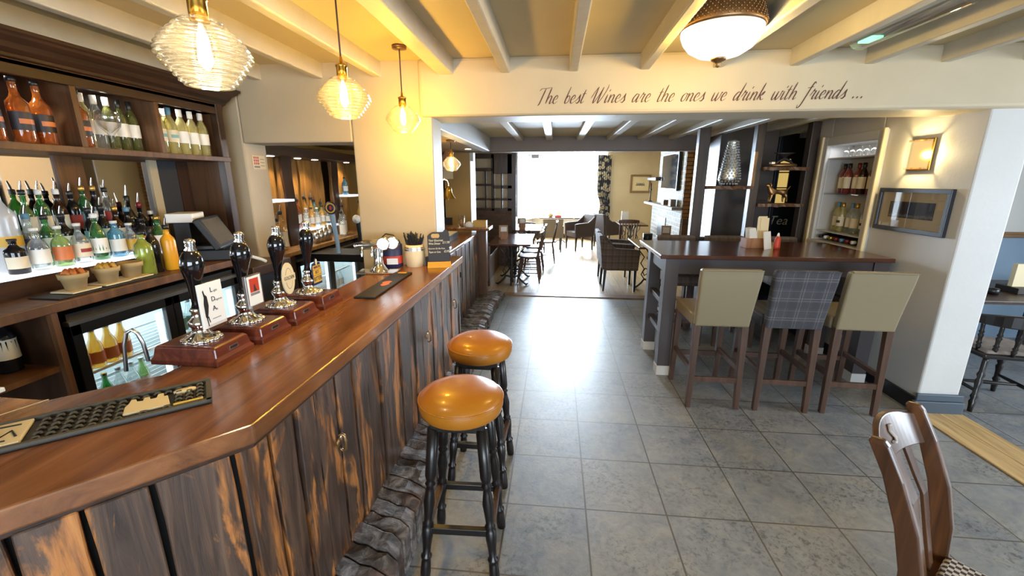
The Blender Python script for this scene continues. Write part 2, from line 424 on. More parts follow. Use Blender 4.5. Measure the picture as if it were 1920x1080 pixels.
def plaid(name, base, l1, l2, scale, ax=('X','Z')):
    m, nt, b = mk(name); L = nt.links
    tc = nd(nt, 'ShaderNodeTexCoord'); sp = nd(nt, 'ShaderNodeSeparateXYZ'); L.new(tc.outputs['Object'], sp.inputs[0])
    def stripes(ax_, period, width, off):
        mm = nd(nt, 'ShaderNodeMath', operation='MULTIPLY_ADD'); mm.inputs[1].default_value = 1/period; mm.inputs[2].default_value = 50+off
        L.new(sp.outputs[ax_], mm.inputs[0])
        fr = nd(nt, 'ShaderNodeMath', operation='FRACT'); L.new(mm.outputs[0], fr.inputs[0])
        lt = nd(nt, 'ShaderNodeMath', operation='LESS_THAN'); lt.inputs[1].default_value = width/period; L.new(fr.outputs[0], lt.inputs[0])
        return lt.outputs[0]
    c = base
    for a in ax:
        c = mix(nt, .55, c, mix(nt, stripes(a, scale, scale*.05, .0), c, l1)) if False else c
    def over(c, f, colr, k):
        mm = nd(nt, 'ShaderNodeMath', operation='MULTIPLY'); mm.inputs[1].default_value = k; L.new(f, mm.inputs[0])
        return mix(nt, mm.outputs[0], c, colr)
    for a in ax:
        c = over(c, stripes(a, scale, scale*.30, .5), l2, .35)
        c = over(c, stripes(a, scale, scale*.035, .02), l1, .75)
        c = over(c, stripes(a, scale, scale*.035, .14), l1, .6)
        c = over(c, stripes(a, scale, scale*.03, .64), l1, .4)
    n = noise(nt, tc.outputs['Object'], 260, 2)
    c = mix(nt, .35, c, ramp(nt, n, [(.3, (.25,)*3), (.7, (1,)*3)]), 'MULTIPLY')
    L.new(c, b.inputs['Base Color']); b.inputs['Roughness'].default_value = .9
    bump(nt, b, n, .3, .002)
    return m
M['plaid'] = plaid('grey_plaid_tweed', srgb(70,70,74), srgb(112,108,108), srgb(54,54,60), .15)
M['tub_plaid'] = plaid('brown_plaid_tweed', srgb(104,92,86), srgb(140,120,104), srgb(74,64,62), .10, ('X','Y','Z'))
M['wicker'] = plain('grey_beige_weave', srgb(128,116,102), .8)
M['dark_fabric'] = plain('dark_brown_fabric', srgb(66,54,52), .8)
# bottles
B = {}
B['clear'] = glass('clear_bottle_glass', (.93,.97,.97), .5, .03, .10, (.75,.82,.84))
B['green'] = glass('green_bottle_glass', (.18,.55,.22), .4, .03, .25, (.10,.34,.12))
B['pale_green'] = glass('pale_green_bottle_glass', (.62,.85,.45), .4, .03, .25, (.50,.60,.30))
B['yellow_wine'] = glass('white_wine_bottle_glass', (.90,.86,.45), .4, .03, .35, (.72,.66,.32))
B['olive'] = glass('olive_wine_bottle_glass', (.40,.44,.12), .4, .03, .35, (.20,.22,.07))
B['amber'] = glass('whisky_bottle_glass', (.85,.32,.06), .4, .03, .35, (.55,.17,.03))
B['gold'] = glass('golden_spirit_glass', (.98,.70,.22), .4, .03, .35, (.85,.55,.16))
B['rose'] = glass('rose_wine_glass', (.70,.16,.12), .4, .03, .4, (.36,.06,.05))
B['blue'] = glass('blue_gin_glass', (.30,.70,.92), .4, .03, .3, (.22,.55,.75))
B['frost'] = glass('frosted_bottle_glass', (.88,.90,.94), .3, .25, .5, (.72,.74,.78))
B['dark'] = plain('dark_bottle_glass', srgb(22,22,26), .08)
B['brown'] = plain('dark_brown_bottle_glass', srgb(46,24,14), .08)
B['orange_liq'] = plain('orange_juice_liquid', srgb(226,160,40), .3)
B['lime'] = glass('lime_cordial_glass', (.65,.75,.15), .35, .03, .5, (.42,.50,.08))
B['capwhite'] = plain('white_bottle_cap', srgb(230,230,228), .4)
B['capblack'] = plain('black_bottle_cap', srgb(26,26,28), .35)
B['capblue'] = plain('blue_foil_cap', srgb(92,140,170), .35)
B['capred'] = plain('red_foil_cap', srgb(120,30,34), .35)
B['capgold'] = plain('gold_foil_cap', srgb(196,156,80), .3, .8)
B['lab_white'] = M['white']; B['lab_cream'] = M['paper']
B['lab_dark'] = plain('dark_label', srgb(40,34,36), .5)
B['lab_orange'] = plain('orange_white_label', srgb(206,120,70), .5)
B['lab_teal'] = plain('teal_label', srgb(120,176,178), .5)
B['lab_red'] = plain('deep_red_label', srgb(150,50,44), .5)
B['lab_navy'] = plain('navy_label', srgb(50,64,104), .5)
B['lab_gold'] = M['gold_print']

# ------------------------------------------------------------------ the setting
struct(MB().box(-3.05, 6.2, -3.6, 6.22, -.06, 0), 'floor', M['tile'])
struct(MB().box(-1.8, 3.1, 6.36, 13.3, -.06, 0), 'floor_far', M['boards'])
struct(MB().box(-1.0, 2.6, 6.20, 6.38, -.05, .012), 'trim_1', M['threshold_x'], bevel=.006)
struct(MB().box(2.725, 2.892, -.4, 3.19, -.05, .008).box(2.896, 3.06, -.4, 3.19, -.05, .008), 'trim_2', M['threshold'], bevel=.003)
struct(MB().box(-3.05, 6.2, -3.6, 3.3, 2.52, 2.6).box(3.0, 6.2, 3.3, 5.1, 2.52, 2.6), 'ceiling', M['ceiling'])
struct(MB().box(-1.0, 3.55, 3.5, 6.45, 2.30, 2.38), 'ceiling_passage', M['ceiling'])
struct(MB().box(-3.05, -1.0, 3.44, 6.5, 2.11, 2.2), 'ceiling_servery', M['wall_mustard'])
struct(MB().box(-1.9, 3.1, 6.4, 13.3, 2.46, 2.54), 'ceiling_far', M['ceiling'])
jx = [-2.66, -2.20, -1.73, -1.29, -.785, -.365, .10, .57, 1.035, 1.51, 1.96, 2.40, 2.86, 3.32, 3.8, 4.3, 4.8, 5.3, 5.8]
for i, x in enumerate(jx):
    w = .062 if i != 4 else .11
    y1 = 3.2
    struct(MB().box(x-w/2, x+w/2, -3.6, y1, 2.417, 2.53), 'ceiling_beam', M['joist'], bevel=.008)
for i in range(10):
    x = -.52 + .415*i
    struct(MB().box(x-.045, x+.045, 3.5, 6.3, 2.245, 2.31), 'passage_beam', M['joist'], bevel=.008)
# walls of the bar room
struct(MB().box(-2.9, -2.76, -3.6, 3.25, 0, 2.52), 'wall_left', M['wall_cream'])
struct(MB().box(-2.9, -2.387, 3.19, 3.45, 0, 2.53).box(-1.512, -.905, 3.19, 3.45, 0, 2.53).box(-2.387, -1.512, 3.19, 3.45, 1.978, 2.53), 'wall_niche', M['wall_cream'], bevel=.012)
hb = struct(MB().box(-.99, 3.03, 3.165, 3.54, 2.143, 2.53), 'beam_header', M['wall_cream'], bevel=.03, seg=3)
struct(MB().box(-3.05, -2.95, 3.4, 6.5, 0, 2.2), 'wall_servery', M['wall_mustard'])
struct(MB().box(2.75, 3.03, 3.19, 4.10, 0, 2.53).box(2.75, 3.03, 4.80, 5.08, 0, 2.53).box(2.75, 3.03, 4.10, 4.80, 0, 1.105)
       .box(2.75, 3.03, 4.10, 4.80, 2.04, 2.53).box(2.985, 3.03, 4.10, 4.80, 1.10, 2.05), 'wall_right', M['wall_white'], bevel=.012)
struct(MB().box(2.735, 2.752, 3.19, 5.05, 0, .115).box(2.735, 3.045, 3.175, 3.19, 0, .115).box(3.03, 3.045, 3.18, 5.0, 0, .115), 'baseboard_right', M['black_skirt'], bevel=.004)
struct(MB().box(2.715, 3.055, 3.155, 3.187, 0, .10).box(2.73, 3.045, 3.165, 3.187, .10, .155), 'baseboard_pillar', M['grey_skirt'], bevel=.006)
# window wall behind the camera
def wall_with_hole(name, axis, a0, a1, b0, b1, z0, z1, h0, h1, hz0, hz1, m):
    mb = MB()
    B4 = [(a0, h0, z0, z1), (h1, a1, z0, z1), (h0, h1, z0, hz0), (h0, h1, hz1, z1)]
    for p, q, u, v in B4:
        if axis == 'x': mb.box(p, q, b0, b1, u, v)
        else: mb.box(b0, b1, p, q, u, v)
    return struct(mb, name, m)
wall_with_hole('wall_rear', 'x', -3.05, 6.2, -3.7, -3.6, 0, 2.55, -1.1, 3.5, .6, 2.3, M['wall_cream'])
wall_with_hole('wall_side', 'y', -3.6, 5.1, 6.1, 6.2, 0, 2.55, -.3, 3.1, .75, 2.25, M['wall_white'])
wm = MB()
for x in (-1.1, .03, 1.18, 2.33, 3.46): wm.box(x-.03, x+.03, -3.69, -3.62, .6, 2.3)
wm.box(-1.1, 3.5, -3.69, -3.62, .6, .66).box(-1.1, 3.5, -3.69, -3.62, 2.24, 2.3).box(-1.1, 3.5, -3.69, -3.62, 1.62, 1.67)
struct(wm, 'window_2', M['white'])
wm = MB()
for y in (-.3, .8, 1.95, 3.07): wm.box(6.12, 6.18, y-.03, y+.03, .75, 2.25)
wm.box(6.12, 6.18, -.3, 3.1, .75, .81).box(6.12, 6.18, -.3, 3.1, 2.19, 2.25).box(6.12, 6.18, -.3, 3.1, 1.6, 1.65)
struct(wm, 'window_3', M['white'])
# side room beyond the pillar
struct(MB().box(3.03, 6.2, 5.0, 5.1, 0, 1.12), 'wall_dado', M['wall_blue'])
struct(MB().box(3.03, 6.2, 5.0, 5.1, 1.17, 2.53), 'wall_side_upper', M['wall_white'])
struct(MB().box(3.03, 6.1, 4.965, 5.02, 1.115, 1.175).box(3.03, 6.1, 4.95, 5.02, 1.15, 1.165), 'trim_3', M['threshold_x'], bevel=.006)
# passage, servery, far room
struct(MB().box(-1.07, -.95, 3.45, 6.42, 2.105, 2.31), 'beam_servery', M['wall_white'], bevel=.008)
struct(MB().box(-1.9, 3.55, 6.30, 6.46, 2.098, 2.54), 'beam_passage', M['taupe'], bevel=.012)
struct(MB().box(-3.0, -1.27, 6.40, 6.80, 0, 2.2), 'wall_servery_end', M['wall_mustard'])
struct(MB().box(-1.275, -1.262, 6.40, 6.80, 0, 2.12).box(-1.262, -1.22, 6.42, 6.5, 1.98, 2.1), 'trim_4', M['wall_white'], bevel=.004)
struct(MB().box(-1.70, -1.66, 6.40, 6.408, 0, 2.1), 'trim_5', M['wall_dark'])
struct(MB().box(-1.9, -1.75, 6.7, 12.1, 0, 2.5), 'wall_left_far', M['wall_beige'])
struct(MB().box(-1.9, -1.25, 12.0, 12.12, 0, 2.5).box(1.35, 3.1, 12.0, 12.12, 0, 2.5), 'wall_far', M['wall_beige'])
struct(MB().box(2.95, 3.1, 6.3, 12.1, 0, 2.5), 'wall_right_far', M['wall_beige'])
struct(MB().box(1.40, 2.95, 11.975, 12.0, 0, .12), 'baseboard_far', M['dark_wood'])
struct(MB().box(3.5, 3.6, 5.0, 6.4, 0, 2.4).box(3.0, 3.55, 5.02, 5.09, 0, 2.4), 'wall_lobby', M['wall_black'])
struct(MB().box(1.96, 2.62, 5.60, 5.98, 0, 2.31), 'wall_partition', M['wall_dark'], bevel=.006)
struct(MB().box(2.55, 3.55, 6.24, 6.32, 0, 2.31), 'wall_lobby_end', M['wall_black'])
# bay window of the far room
bay = [(-1.25, 12.02), (-.70, 13.05), (.78, 13.05), (1.35, 12.02)]
wl, fr, pn, sk, si = MB(), MB(), MB(), MB(), MB()
for (ax, ay), (bx_, by) in zip(bay, bay[1:]):
    d = Vector((bx_-ax, by-ay)); L_ = d.length; Mx = TR(ax, ay, 0, math.atan2(d.y, d.x))
    wl.box(0, L_, 0, .12, 0, .62, Mx).box(0, L_, 0, .12, 2.36, 2.5, Mx)
    si.box(-.04, L_+.04, -.14, .1, .60, .645, Mx)
    sk.box(0, L_, -.02, 0, 0, .13, Mx)
    fr.box(0, L_, .03, .10, .63, .70, Mx).box(0, L_, .03, .10, 2.28, 2.37, Mx).box(0, L_, .03, .10, 1.93, 2.0, Mx)
    fr.box(0, .07, .02, .11, .63, 2.37, Mx).box(L_-.07, L_, .02, .11, .63, 2.37, Mx)
    if L_ > 1.3: fr.box(L_*.62-.012, L_*.62+.012, .04, .09, .7, 1.93, Mx)
    pn.box(.05, L_-.05, .06, .066, .68, 2.30, Mx)
struct(wl, 'wall_bay', M['wall_white'])
w1 = struct(fr, 'window_1', M['frame_white'], bevel=.005)
pn.build('window_pane', M['pane'], w1); si.build('window_sill', M['white'], w1, bevel=.006)
struct(sk, 'baseboard_bay', M['dark_wood'])
struct(MB().prism([(-1.3,12.0),(-.72,13.15),(.8,13.15),(1.4,12.0)], 2.44, 2.5), 'ceiling_bay', M['wall_white'])
struct(MB().prism([(-1.3,12.0),(-.72,13.15),(.8,13.15),(1.4,12.0)], -.05, 0.001), 'floor_bay', M['boards'])
# chimney breast and stone front
cb_ = MB().box(2.3, 2.96, 8.16, 10.6, 0, 1.18).box(2.3, 2.96, 8.16, 10.15, 1.18, 2.46)
struct(cb_, 'wall_chimney', M['brick_white'], bevel=.01)
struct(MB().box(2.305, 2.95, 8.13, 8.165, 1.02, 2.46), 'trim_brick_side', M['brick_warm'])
struct(MB().box(2.32, 2.95, 8.12, 8.165, 0, 1.02), 'trim_brick_base', M['brick_dark'])
struct(MB().box(2.285, 2.36, 9.2, 9.85, 0, .95), 'trim_fire_opening', M['black'])
# glazed screen on a low brick wall, left of the far room
struct(MB().box(-1.75, -.86, 8.5, 8.62, 0, 1.12), 'wall_screen_base', M['brick_dark'])
scr = MB()
X0, X1 = -1.63, -.86
for x0, x1, z0, z1 in ((X0, X0+.05, 1.1, 2.2), (-1.27, -1.21, 1.1, 2.2), (X1-.09, X1, 1.1, 2.2), (X0, X1, 1.1, 1.17), (X0, X1, 2.12, 2.21),
                       (X0, -1.24, 1.88, 1.94), (-1.24, X1, 1.83, 2.13), (X0, X1, 1.32, 1.36), (X0, -1.24, 1.60, 1.64), (-1.24, X1, 1.55, 1.61), (-1.40, -1.37, 1.15, 1.9), (-1.08, -1.05, 1.15, 1.85)):
    scr.box(x0, x1, 8.51, 8.60, z0, z1)
s_ = struct(scr, 'trim_screen', M['dark_wood_z'], bevel=.004)
MB().box(X0, X1, 8.55, 8.556, 1.12, 1.9).build('screen_pane', M['clear'], s_)
struct(MB().box(-.86, -.78, 8.47, 8.65, 0, 2.46), 'trim_screen_post', M['dark_wood_z'])
struct(MB().box(-.775, -.745, 8.50, 8.62, 1.0, 2.4), 'trim_screen_edge', M['wall_white'])

struct(MB().box(-1.75, -.80, 9.0, 9.1, 0, 2.46), 'wall_screen_back', M['wall_beige'])
# lettering painted on the header beam : a brush hand drawn as strokes
G = {
'T': (1.15, [[(-.1,1.55),(.1,1.85),(.7,1.88),(1.25,2.0)], [(.62,1.9),(.55,1.0),(.5,.1),(.38,-.25)]]),
'h': (.86, [[(.12,2.0),(.1,1.0),(.1,0)], [(.1,.4),(.35,.95),(.58,.8),(.58,.15),(.68,0),(.9,.25)]]),
'e': (.66, [[(.05,.42),(.4,.55),(.46,.85),(.28,1),(.07,.65),(.1,.2),(.32,0),(.66,.28)]]),
'b': (.7, [[(.14,2.0),(.1,1.0),(.1,.2),(.28,0),(.55,.3),(.5,.8),(.3,.92),(.12,.6)]]),
's': (.62, [[(-.05,.2),(.22,.6),(.36,1.1)], [(.36,1.1),(.4,.65),(.5,.3),(.36,.0),(.1,.1)], [(.3,.0),(.62,.3)]]),
't': (.5, [[(.16,1.65),(.12,.8),(.12,.2),(.24,0),(.5,.25)], [(-.08,1.12),(.42,1.18)]]),
'W': (1.65, [[(-.15,.55),(.05,1.3),(.3,1.95)], [(.3,1.95),(.3,1.0),(.32,.15),(.45,.05),(.75,.9),(.95,1.9)], [(.95,1.9),(.9,1.0),(.92,.1),(1.05,.05),(1.35,.9),(1.5,1.8),(1.45,2.2)]]),
'i': (.42, [[(.1,1.0),(.08,.5),(.1,.12),(.2,0),(.42,.28)], [(.16,1.35),(.22,1.6)]]),
'n': (.84, [[(.08,1.0),(.1,.5),(.1,0)], [(.1,.4),(.34,.95),(.56,.8),(.56,.15),(.66,0),(.86,.25)]]),
'a': (.84, [[(.58,.85),(.3,1),(.05,.5),(.14,.03),(.38,.2),(.58,.95)], [(.6,1.0),(.56,.5),(.56,.14),(.66,0),(.86,.25)]]),
'r': (.66, [[(-.02,.35),(.12,.9),(.18,1.2)], [(.18,1.2),(.2,.95),(.42,.95),(.38,.5),(.38,.14),(.48,0),(.68,.25)]]),
'o': (.64, [[(.35,1),(.08,.7),(.07,.2),(.28,0),(.52,.3),(.5,.85),(.32,1)], [(.45,.9),(.7,.85)]]),
'w': (1.05, [[(.06,1),(.06,.5),(.1,.12),(.24,0),(.44,.35),(.52,1)], [(.52,1),(.5,.5),(.54,.12),(.66,0),(.9,.45),(.92,1),(1.05,.9)]]),
'd': (.84, [[(.58,.85),(.3,1),(.05,.5),(.14,.03),(.38,.2),(.58,.95)], [(.66,2.05),(.6,1.0),(.56,.14),(.66,0),(.86,.25)]]),
'k': (.78, [[(.14,2.0),(.1,1.0),(.08,0)], [(.1,.4),(.5,1.0),(.42,.62),(.14,.52)], [(.22,.5),(.5,.05),(.8,.15)]]),
'f': (.62, [[(.62,1.75),(.42,2.0),(.3,1.5),(.22,.4),(.12,-.7),(-.12,-1.0),(-.25,-.6)], [(-.1,1.3),(.55,1.45)]]),
'.': (.46, [[(.0,.0),(.05,.22)], [(.06,.0),(.11,.22)]]),
' ': (.82, []),
}
def lettering(s, unit, M_, track=1.0, slant=.42, thick=.17, thin=.06):
    mb = MB(); x = 0
    for ch in s:
        w, strokes = G[ch]
        for st in strokes:
            P = catmull(st, 7); n = len(P); Lf = []; Rt = []
            for i, p in enumerate(P):
                d = P[min(i+1,n-1)] - P[max(i-1,0)]
                if d.length < 1e-6: d = Vector((0,-1))
                d.normalize()
                k = abs(d.y) if d.y < 0 else abs(d.y)*.35
                wd = thin + (thick-thin)*k
                t = i/max(n-1,1); wd *= min(1, .45+3.5*min(t, 1-t)) if n > 4 else 1
                nn = Vector((-d.y, d.x))*wd/2
                for side, lst in ((nn, Lf), (-nn, Rt)):
                    q = p+side; lst.append(((x+q.x+slant*q.y)*unit, 0, q.y*unit))
            v = Lf+Rt
            mb.add(v, [(i, i+1, n+i+1, n+i) for i in range(n-1)], False, M_)
        x += w*track
    return mb, x*unit
LT = "The best Wines are the ones we drink with friends ..."
_, wid = lettering(LT, .052, Matrix())
mb, _ = lettering(LT, .052, TR(-.155, 3.1635, 2.216), track=2.12/wid)
M['ink'] = plain('brown_lettering_paint', srgb(84,48,34), .6)
mb.build('lettering', M['ink'], hb)

# ------------------------------------------------------------------ bar counter
bar = thing('bar_counter', 'long dark polished bar counter with weathered plank front, angled near end', 'bar counter', (0,0,0))
top_poly = [(-.80,.944), (-.80,3.61), (-.90,3.61), (-.90,3.183), (-1.32,3.183), (-1.32,1.20), (-1.508,1.012), (-2.72,1.03), (-2.72,.30), (-1.365,.30)]
tp = MB().prism(top_poly, 1.002, 1.06)
tp.build('counter_top', M['bar_top'], bar, bevel=.006)
MB().prism([(-.812,.95), (-.812,3.60), (-.898,3.60), (-.898,3.18), (-1.30,3.18), (-1.30,1.19), (-1.50,1.0), (-2.7,1.02), (-2.7,.31), (-1.37,.31)], .985, 1.004).build('edge_moulding', M['dark_wood'], bar, bevel=.004)
# mitre joint line
MB().box(-.003, .003, 0, .80, 1.0598, 1.0606, TR(-1.508, 1.012, 0, R(180+ -20))).build('mitre_joint', M['cream'], bar)
def planks(path, z0, z1, mb, th=.03):
    for (ax, ay), (bx_, by) in zip(path, path[1:]):
        d = Vector((bx_-ax, by-ay)); L_ = d.length; Mx = TR(ax, ay, 0, math.atan2(d.y, d.x)); x = 0
        while x < L_-.01:
            w = rnd.uniform(.105, .15)
            if L_-x-w < .07: w = L_-x
            g = rnd.uniform(.007, .014); t = th+rnd.uniform(-.006, .006)
            seg = 7; lft = []; rgt = []
            for k in range(seg+1):
                lft.append(x+g/2+rnd.uniform(0, .004)); rgt.append(x+w-g/2-rnd.uniform(0, .004))
            v = []
            for k in range(seg+1):
                z = z0+(z1-z0)*k/seg; wv = rnd.uniform(-.003, .003)
                v += [(lft[k],0,z), (rgt[k],0,z), (rgt[k],-t+wv,z), (lft[k],-t+wv,z)]
            f = [(0,3,2,1), tuple(4*seg+i for i in range(4))]
            for k in range(seg):
                a = 4*k
                for j in range(4): f.append((a+j, a+(j+1)%4, a+4+(j+1)%4, a+4+j))
            mb.add(v, f, False, Mx); x += w
    return mb
pl = planks([(-1.95,.24), (-1.372,.345), (-.868,.935), (-.868,3.575)][1:], .16, .99, MB())
pl.build('plank_front', M['rustic'], bar, bevel=.003, seg=1)
MB().prism([(-.875,.96), (-.875,3.57), (-.90,3.57), (-.90,.98), (-1.39,.42), (-1.36,.36)], .1, .985).build('carcass', M['black'], bar)
planks([(-.83,3.575), (-.898,3.575)], .16, .99, MB()).build('end_panel', M['rustic'], bar)
for i, (x, y, rz) in enumerate([(-.828,1.40,0), (-.828,2.58,0), (-.832,3.35,0)]):
    h = MB(); Mx = TR(x, y, .70, rz)
    h.lathe([(.0,0),(.022,0),(.022,.004),(.0,.006)], 14, Mx @ Matrix.Rotation(R(90),4,'Y'))
    h.tube([(.004,0,.028),(.012,0,.036),(.024,0,.03),(.028,0,.0),(.026,0,-.03),(.012,0,-.04),(.004,0,-.03)], .006, 8, Mx)
    h.build('bag_hook', M['bronze'], bar)
h = MB(); Mx = TR(-1.185, .512, .58, R(-49))
h.lathe([(.0,0),(.022,0),(.022,.004),(.0,.006)], 14, Mx @ Matrix.Rotation(R(90),4,'Y'))
h.tube([(.004,0,.028),(.012,0,.036),(.024,0,.03),(.028,0,.0),(.026,0,-.03),(.012,0,-.04),(.004,0,-.03)], .006, 8, Mx)
h.build('bag_hook', M['bronze'], bar)
# brick plinth : rough bricks laid on edge along the foot of the bar
def plinth(pin, pout, mb, ztop=.20):
    for (a, b), (c, d) in zip(zip(pin, pin[1:]), zip(pout, pout[1:])):
        a, b, c, d = map(Vector, (a, b, c, d)); L_ = (b-a).length; n = max(1, int(L_/.082))
        for i in range(n):
            t0, t1 = i/n, (i+1)/n; g = .035
            q = [a.lerp(b, t0+g/ n*1.0), a.lerp(b, t1-g/n), c.lerp(d, t1-g/n), c.lerp(d, t0+g/n)]
            jit = rnd.uniform(-.014, .012); zt = ztop+rnd.uniform(-.014, .008)
            q[2] = q[2]+(q[2]-q[1]).normalized()*jit; q[3] = q[3]+(q[3]-q[0]).normalized()*jit
            m = 5; v = []
            for k in range(m+1):
                s = k/m; e0 = q[0].lerp(q[3], s); e1 = q[1].lerp(q[2], s)
                for p in (e0, e1):
                    v.append((p.x, p.y, 0)); v.append((p.x, p.y, zt+rnd.uniform(-.011, .009)-(.022 if k == m else 0)))
            f = []
            for k in range(m):
                A = 4*k
                f += [(A+1, A+3, A+7, A+5), (A, A+1, A+5, A+4), (A+3, A+2, A+6, A+7)]
            f += [(0,2,3,1), (4*m, 4*m+1, 4*m+3, 4*m+2)]
            mb.add(v, f)
    return mb
pin = [(-1.36,.40), (-.86,.95), (-.86,3.6)]
pout = [(-1.22,.16), (-.585,.86), (-.72,3.6)]
plinth(pin, pout, MB()).build('brick_plinth', M['plinth'], bar, bevel=.008, seg=2)
MB().prism([(-1.36,.4),(-.86,.95),(-.86,3.6),(-.735,3.6),(-.605,.87),(-1.235,.18)], .0, .165).build('plinth_mortar', M['plinth'], bar)

sv = thing('servery_counter', 'farther set-back length of bar counter ending at a brown timber post', 'bar counter', (0,0,0))
MB().prism([(-1.03,3.62), (-1.03,5.72), (-1.6,5.72), (-1.6,3.62)], .985, 1.02).build('counter_top', M['bar_top'], sv, bevel=.006)
planks([(-1.065,3.62), (-1.065,5.68)], .1, .985, MB()).build('plank_front', M['rustic'], sv, bevel=.003, seg=1)
MB().box(-1.5,-1.07,3.63,5.68,.0,.98).build('carcass', M['black'], sv)
MB().box(-1.062,-.93,5.69,5.80,.0,1.06).build('end_post', M['mid_wood_z'], sv, bevel=.01)
MB().box(-1.045,-.94,5.80,5.90,.3,1.06).build('end_board', M['mid_wood_z'], sv, bevel=.008)
MB().box(-1.9,-.86,5.52,5.86,1.06,1.10).build('raised_shelf', M['bar_top'], sv, bevel=.008)
MB().box(-1.035,-1.02,4.5,4.53,.66,.72).build('bag_hook', M['black_metal'], sv, bevel=.004)
plinth([(-1.06,3.62), (-1.06,5.7)], [(-.75,3.62), (-.76,5.7)], MB(), .15).build('brick_plinth', M['plinth'], sv, bevel=.008)
plinth([(-1.3,5.72), (-1.06,5.72), (-.98,6.2)], [(-1.3,5.72), (-.76,5.72), (-.72,6.2)], MB(), .09).build('brick_step', M['plinth'], sv, bevel=.008)

# ------------------------------------------------------------------ bar mats, beer pumps and other things on the bar
mat1 = thing('bar_mat', 'long rubber bar mat with cut-out pattern and cream prints on near bar end', 'bar mat', (-1.069,1.090,1.0612), R(180+41.5))
W_, L_ = .165, .78
MB().box(-.02,L_,-W_/2,W_/2,0,.006).build('base', M['rubber_dark'], mat1, bevel=.002)
gr = MB()
gr.box(-.02,L_,-W_/2,-W_/2+.012,.006,.016).box(-.02,L_,W_/2-.012,W_/2,.006,.014).box(-.02,-.008,-W_/2,W_/2,.006,.014)
rows = 5
for i in range(int(L_/.026)):
    x = .008+i*.026
    for j in range(rows):
        y = -W_/2+.026+j*(W_-.04)/(rows-.35)+(.008 if i % 2 else 0)
        if y > W_/2-.02: continue
        if .06 < x < .19 and -.045 < y < .055: continue
        if .355 < x < .525 and -.07 < y < .075: continue
        gr.tube([(x-.009,y+.005,.008),(x-.004,y-.003,.011),(x+.004,y-.003,.011),(x+.009,y+.005,.008)], [.003,.0045,.0045,.003], 6)
gr.build('raised_pattern', M['rubber'], mat1)
# printed plaques : a cream panel with a scrawled sketch, and a cream block with notched top
MB().box(.372,.51,-.068,.066,.006,.015).build('cream_plaque', M['cream'], mat1, bevel=.003)
sk = MB()
sk.tube([(.385,.03,.0155),(.40,-.01,.0155),(.415,.02,.0155),(.43,-.03,.0155),(.45,.01,.0155)], .003, 5).tube([(.40,.045,.0155),(.44,.04,.0155),(.46,.0,.0155)], .0025, 5).tube([(.39,-.04,.0155),(.44,-.045,.0155)], .0025, 5)
sk.build('sketch_print', M['rubber_dark'], mat1)
MB().prism([(.135,.05),(.145,-.02),(.155,-.02),(.158,-.045),(.175,-.045),(.178,-.02),(.195,-.02),(.198,-.04),(.213,-.04),(.216,-.02),(.232,-.025),(.236,-.045),(.25,-.045),(.254,-.02),(.262,.0),(.262,.05)], .006, .014, Matrix.Translation((-.033,0,0)) @ Matrix.Diagonal((.82,1,1,1))).build('notched_plaque', M['cream'], mat1, bevel=.002)
MB().lathe([(.022,.006),(.022,.013),(.0,.0132)], 20, TR(.045,-.035,0), sx=1.3, sy=.7).build('oval_print', M['cream'], mat1)
MB().box(.0,.07,.058,.064,.006,.0165).build('gold_strip', M['gold_print'], mat1)

mat2 = thing('bar_runner', 'plain black bar runner with orange print lying mid bar', 'bar mat', (-1.055,2.52,1.06), R(91))
MB().box(-.335,.335,-.062,.062,0,.012).build('runner', M['rubber_dark'], mat2, bevel=.004)
MB().prism([(-.06,.0),(-.03,.02),(.0,.015),(.03,.03),(.06,.022),(.075,.0),(.06,-.025),(.02,-.02),(-.01,-.03),(-.045,-.02)], .012, .0128, TR(-.02,0,0)).build('orange_print', M['orange'], mat2)
MB().box(.29,.325,-.03,.03,.012,.0128).build('gold_print', M['gold_print'], mat2)

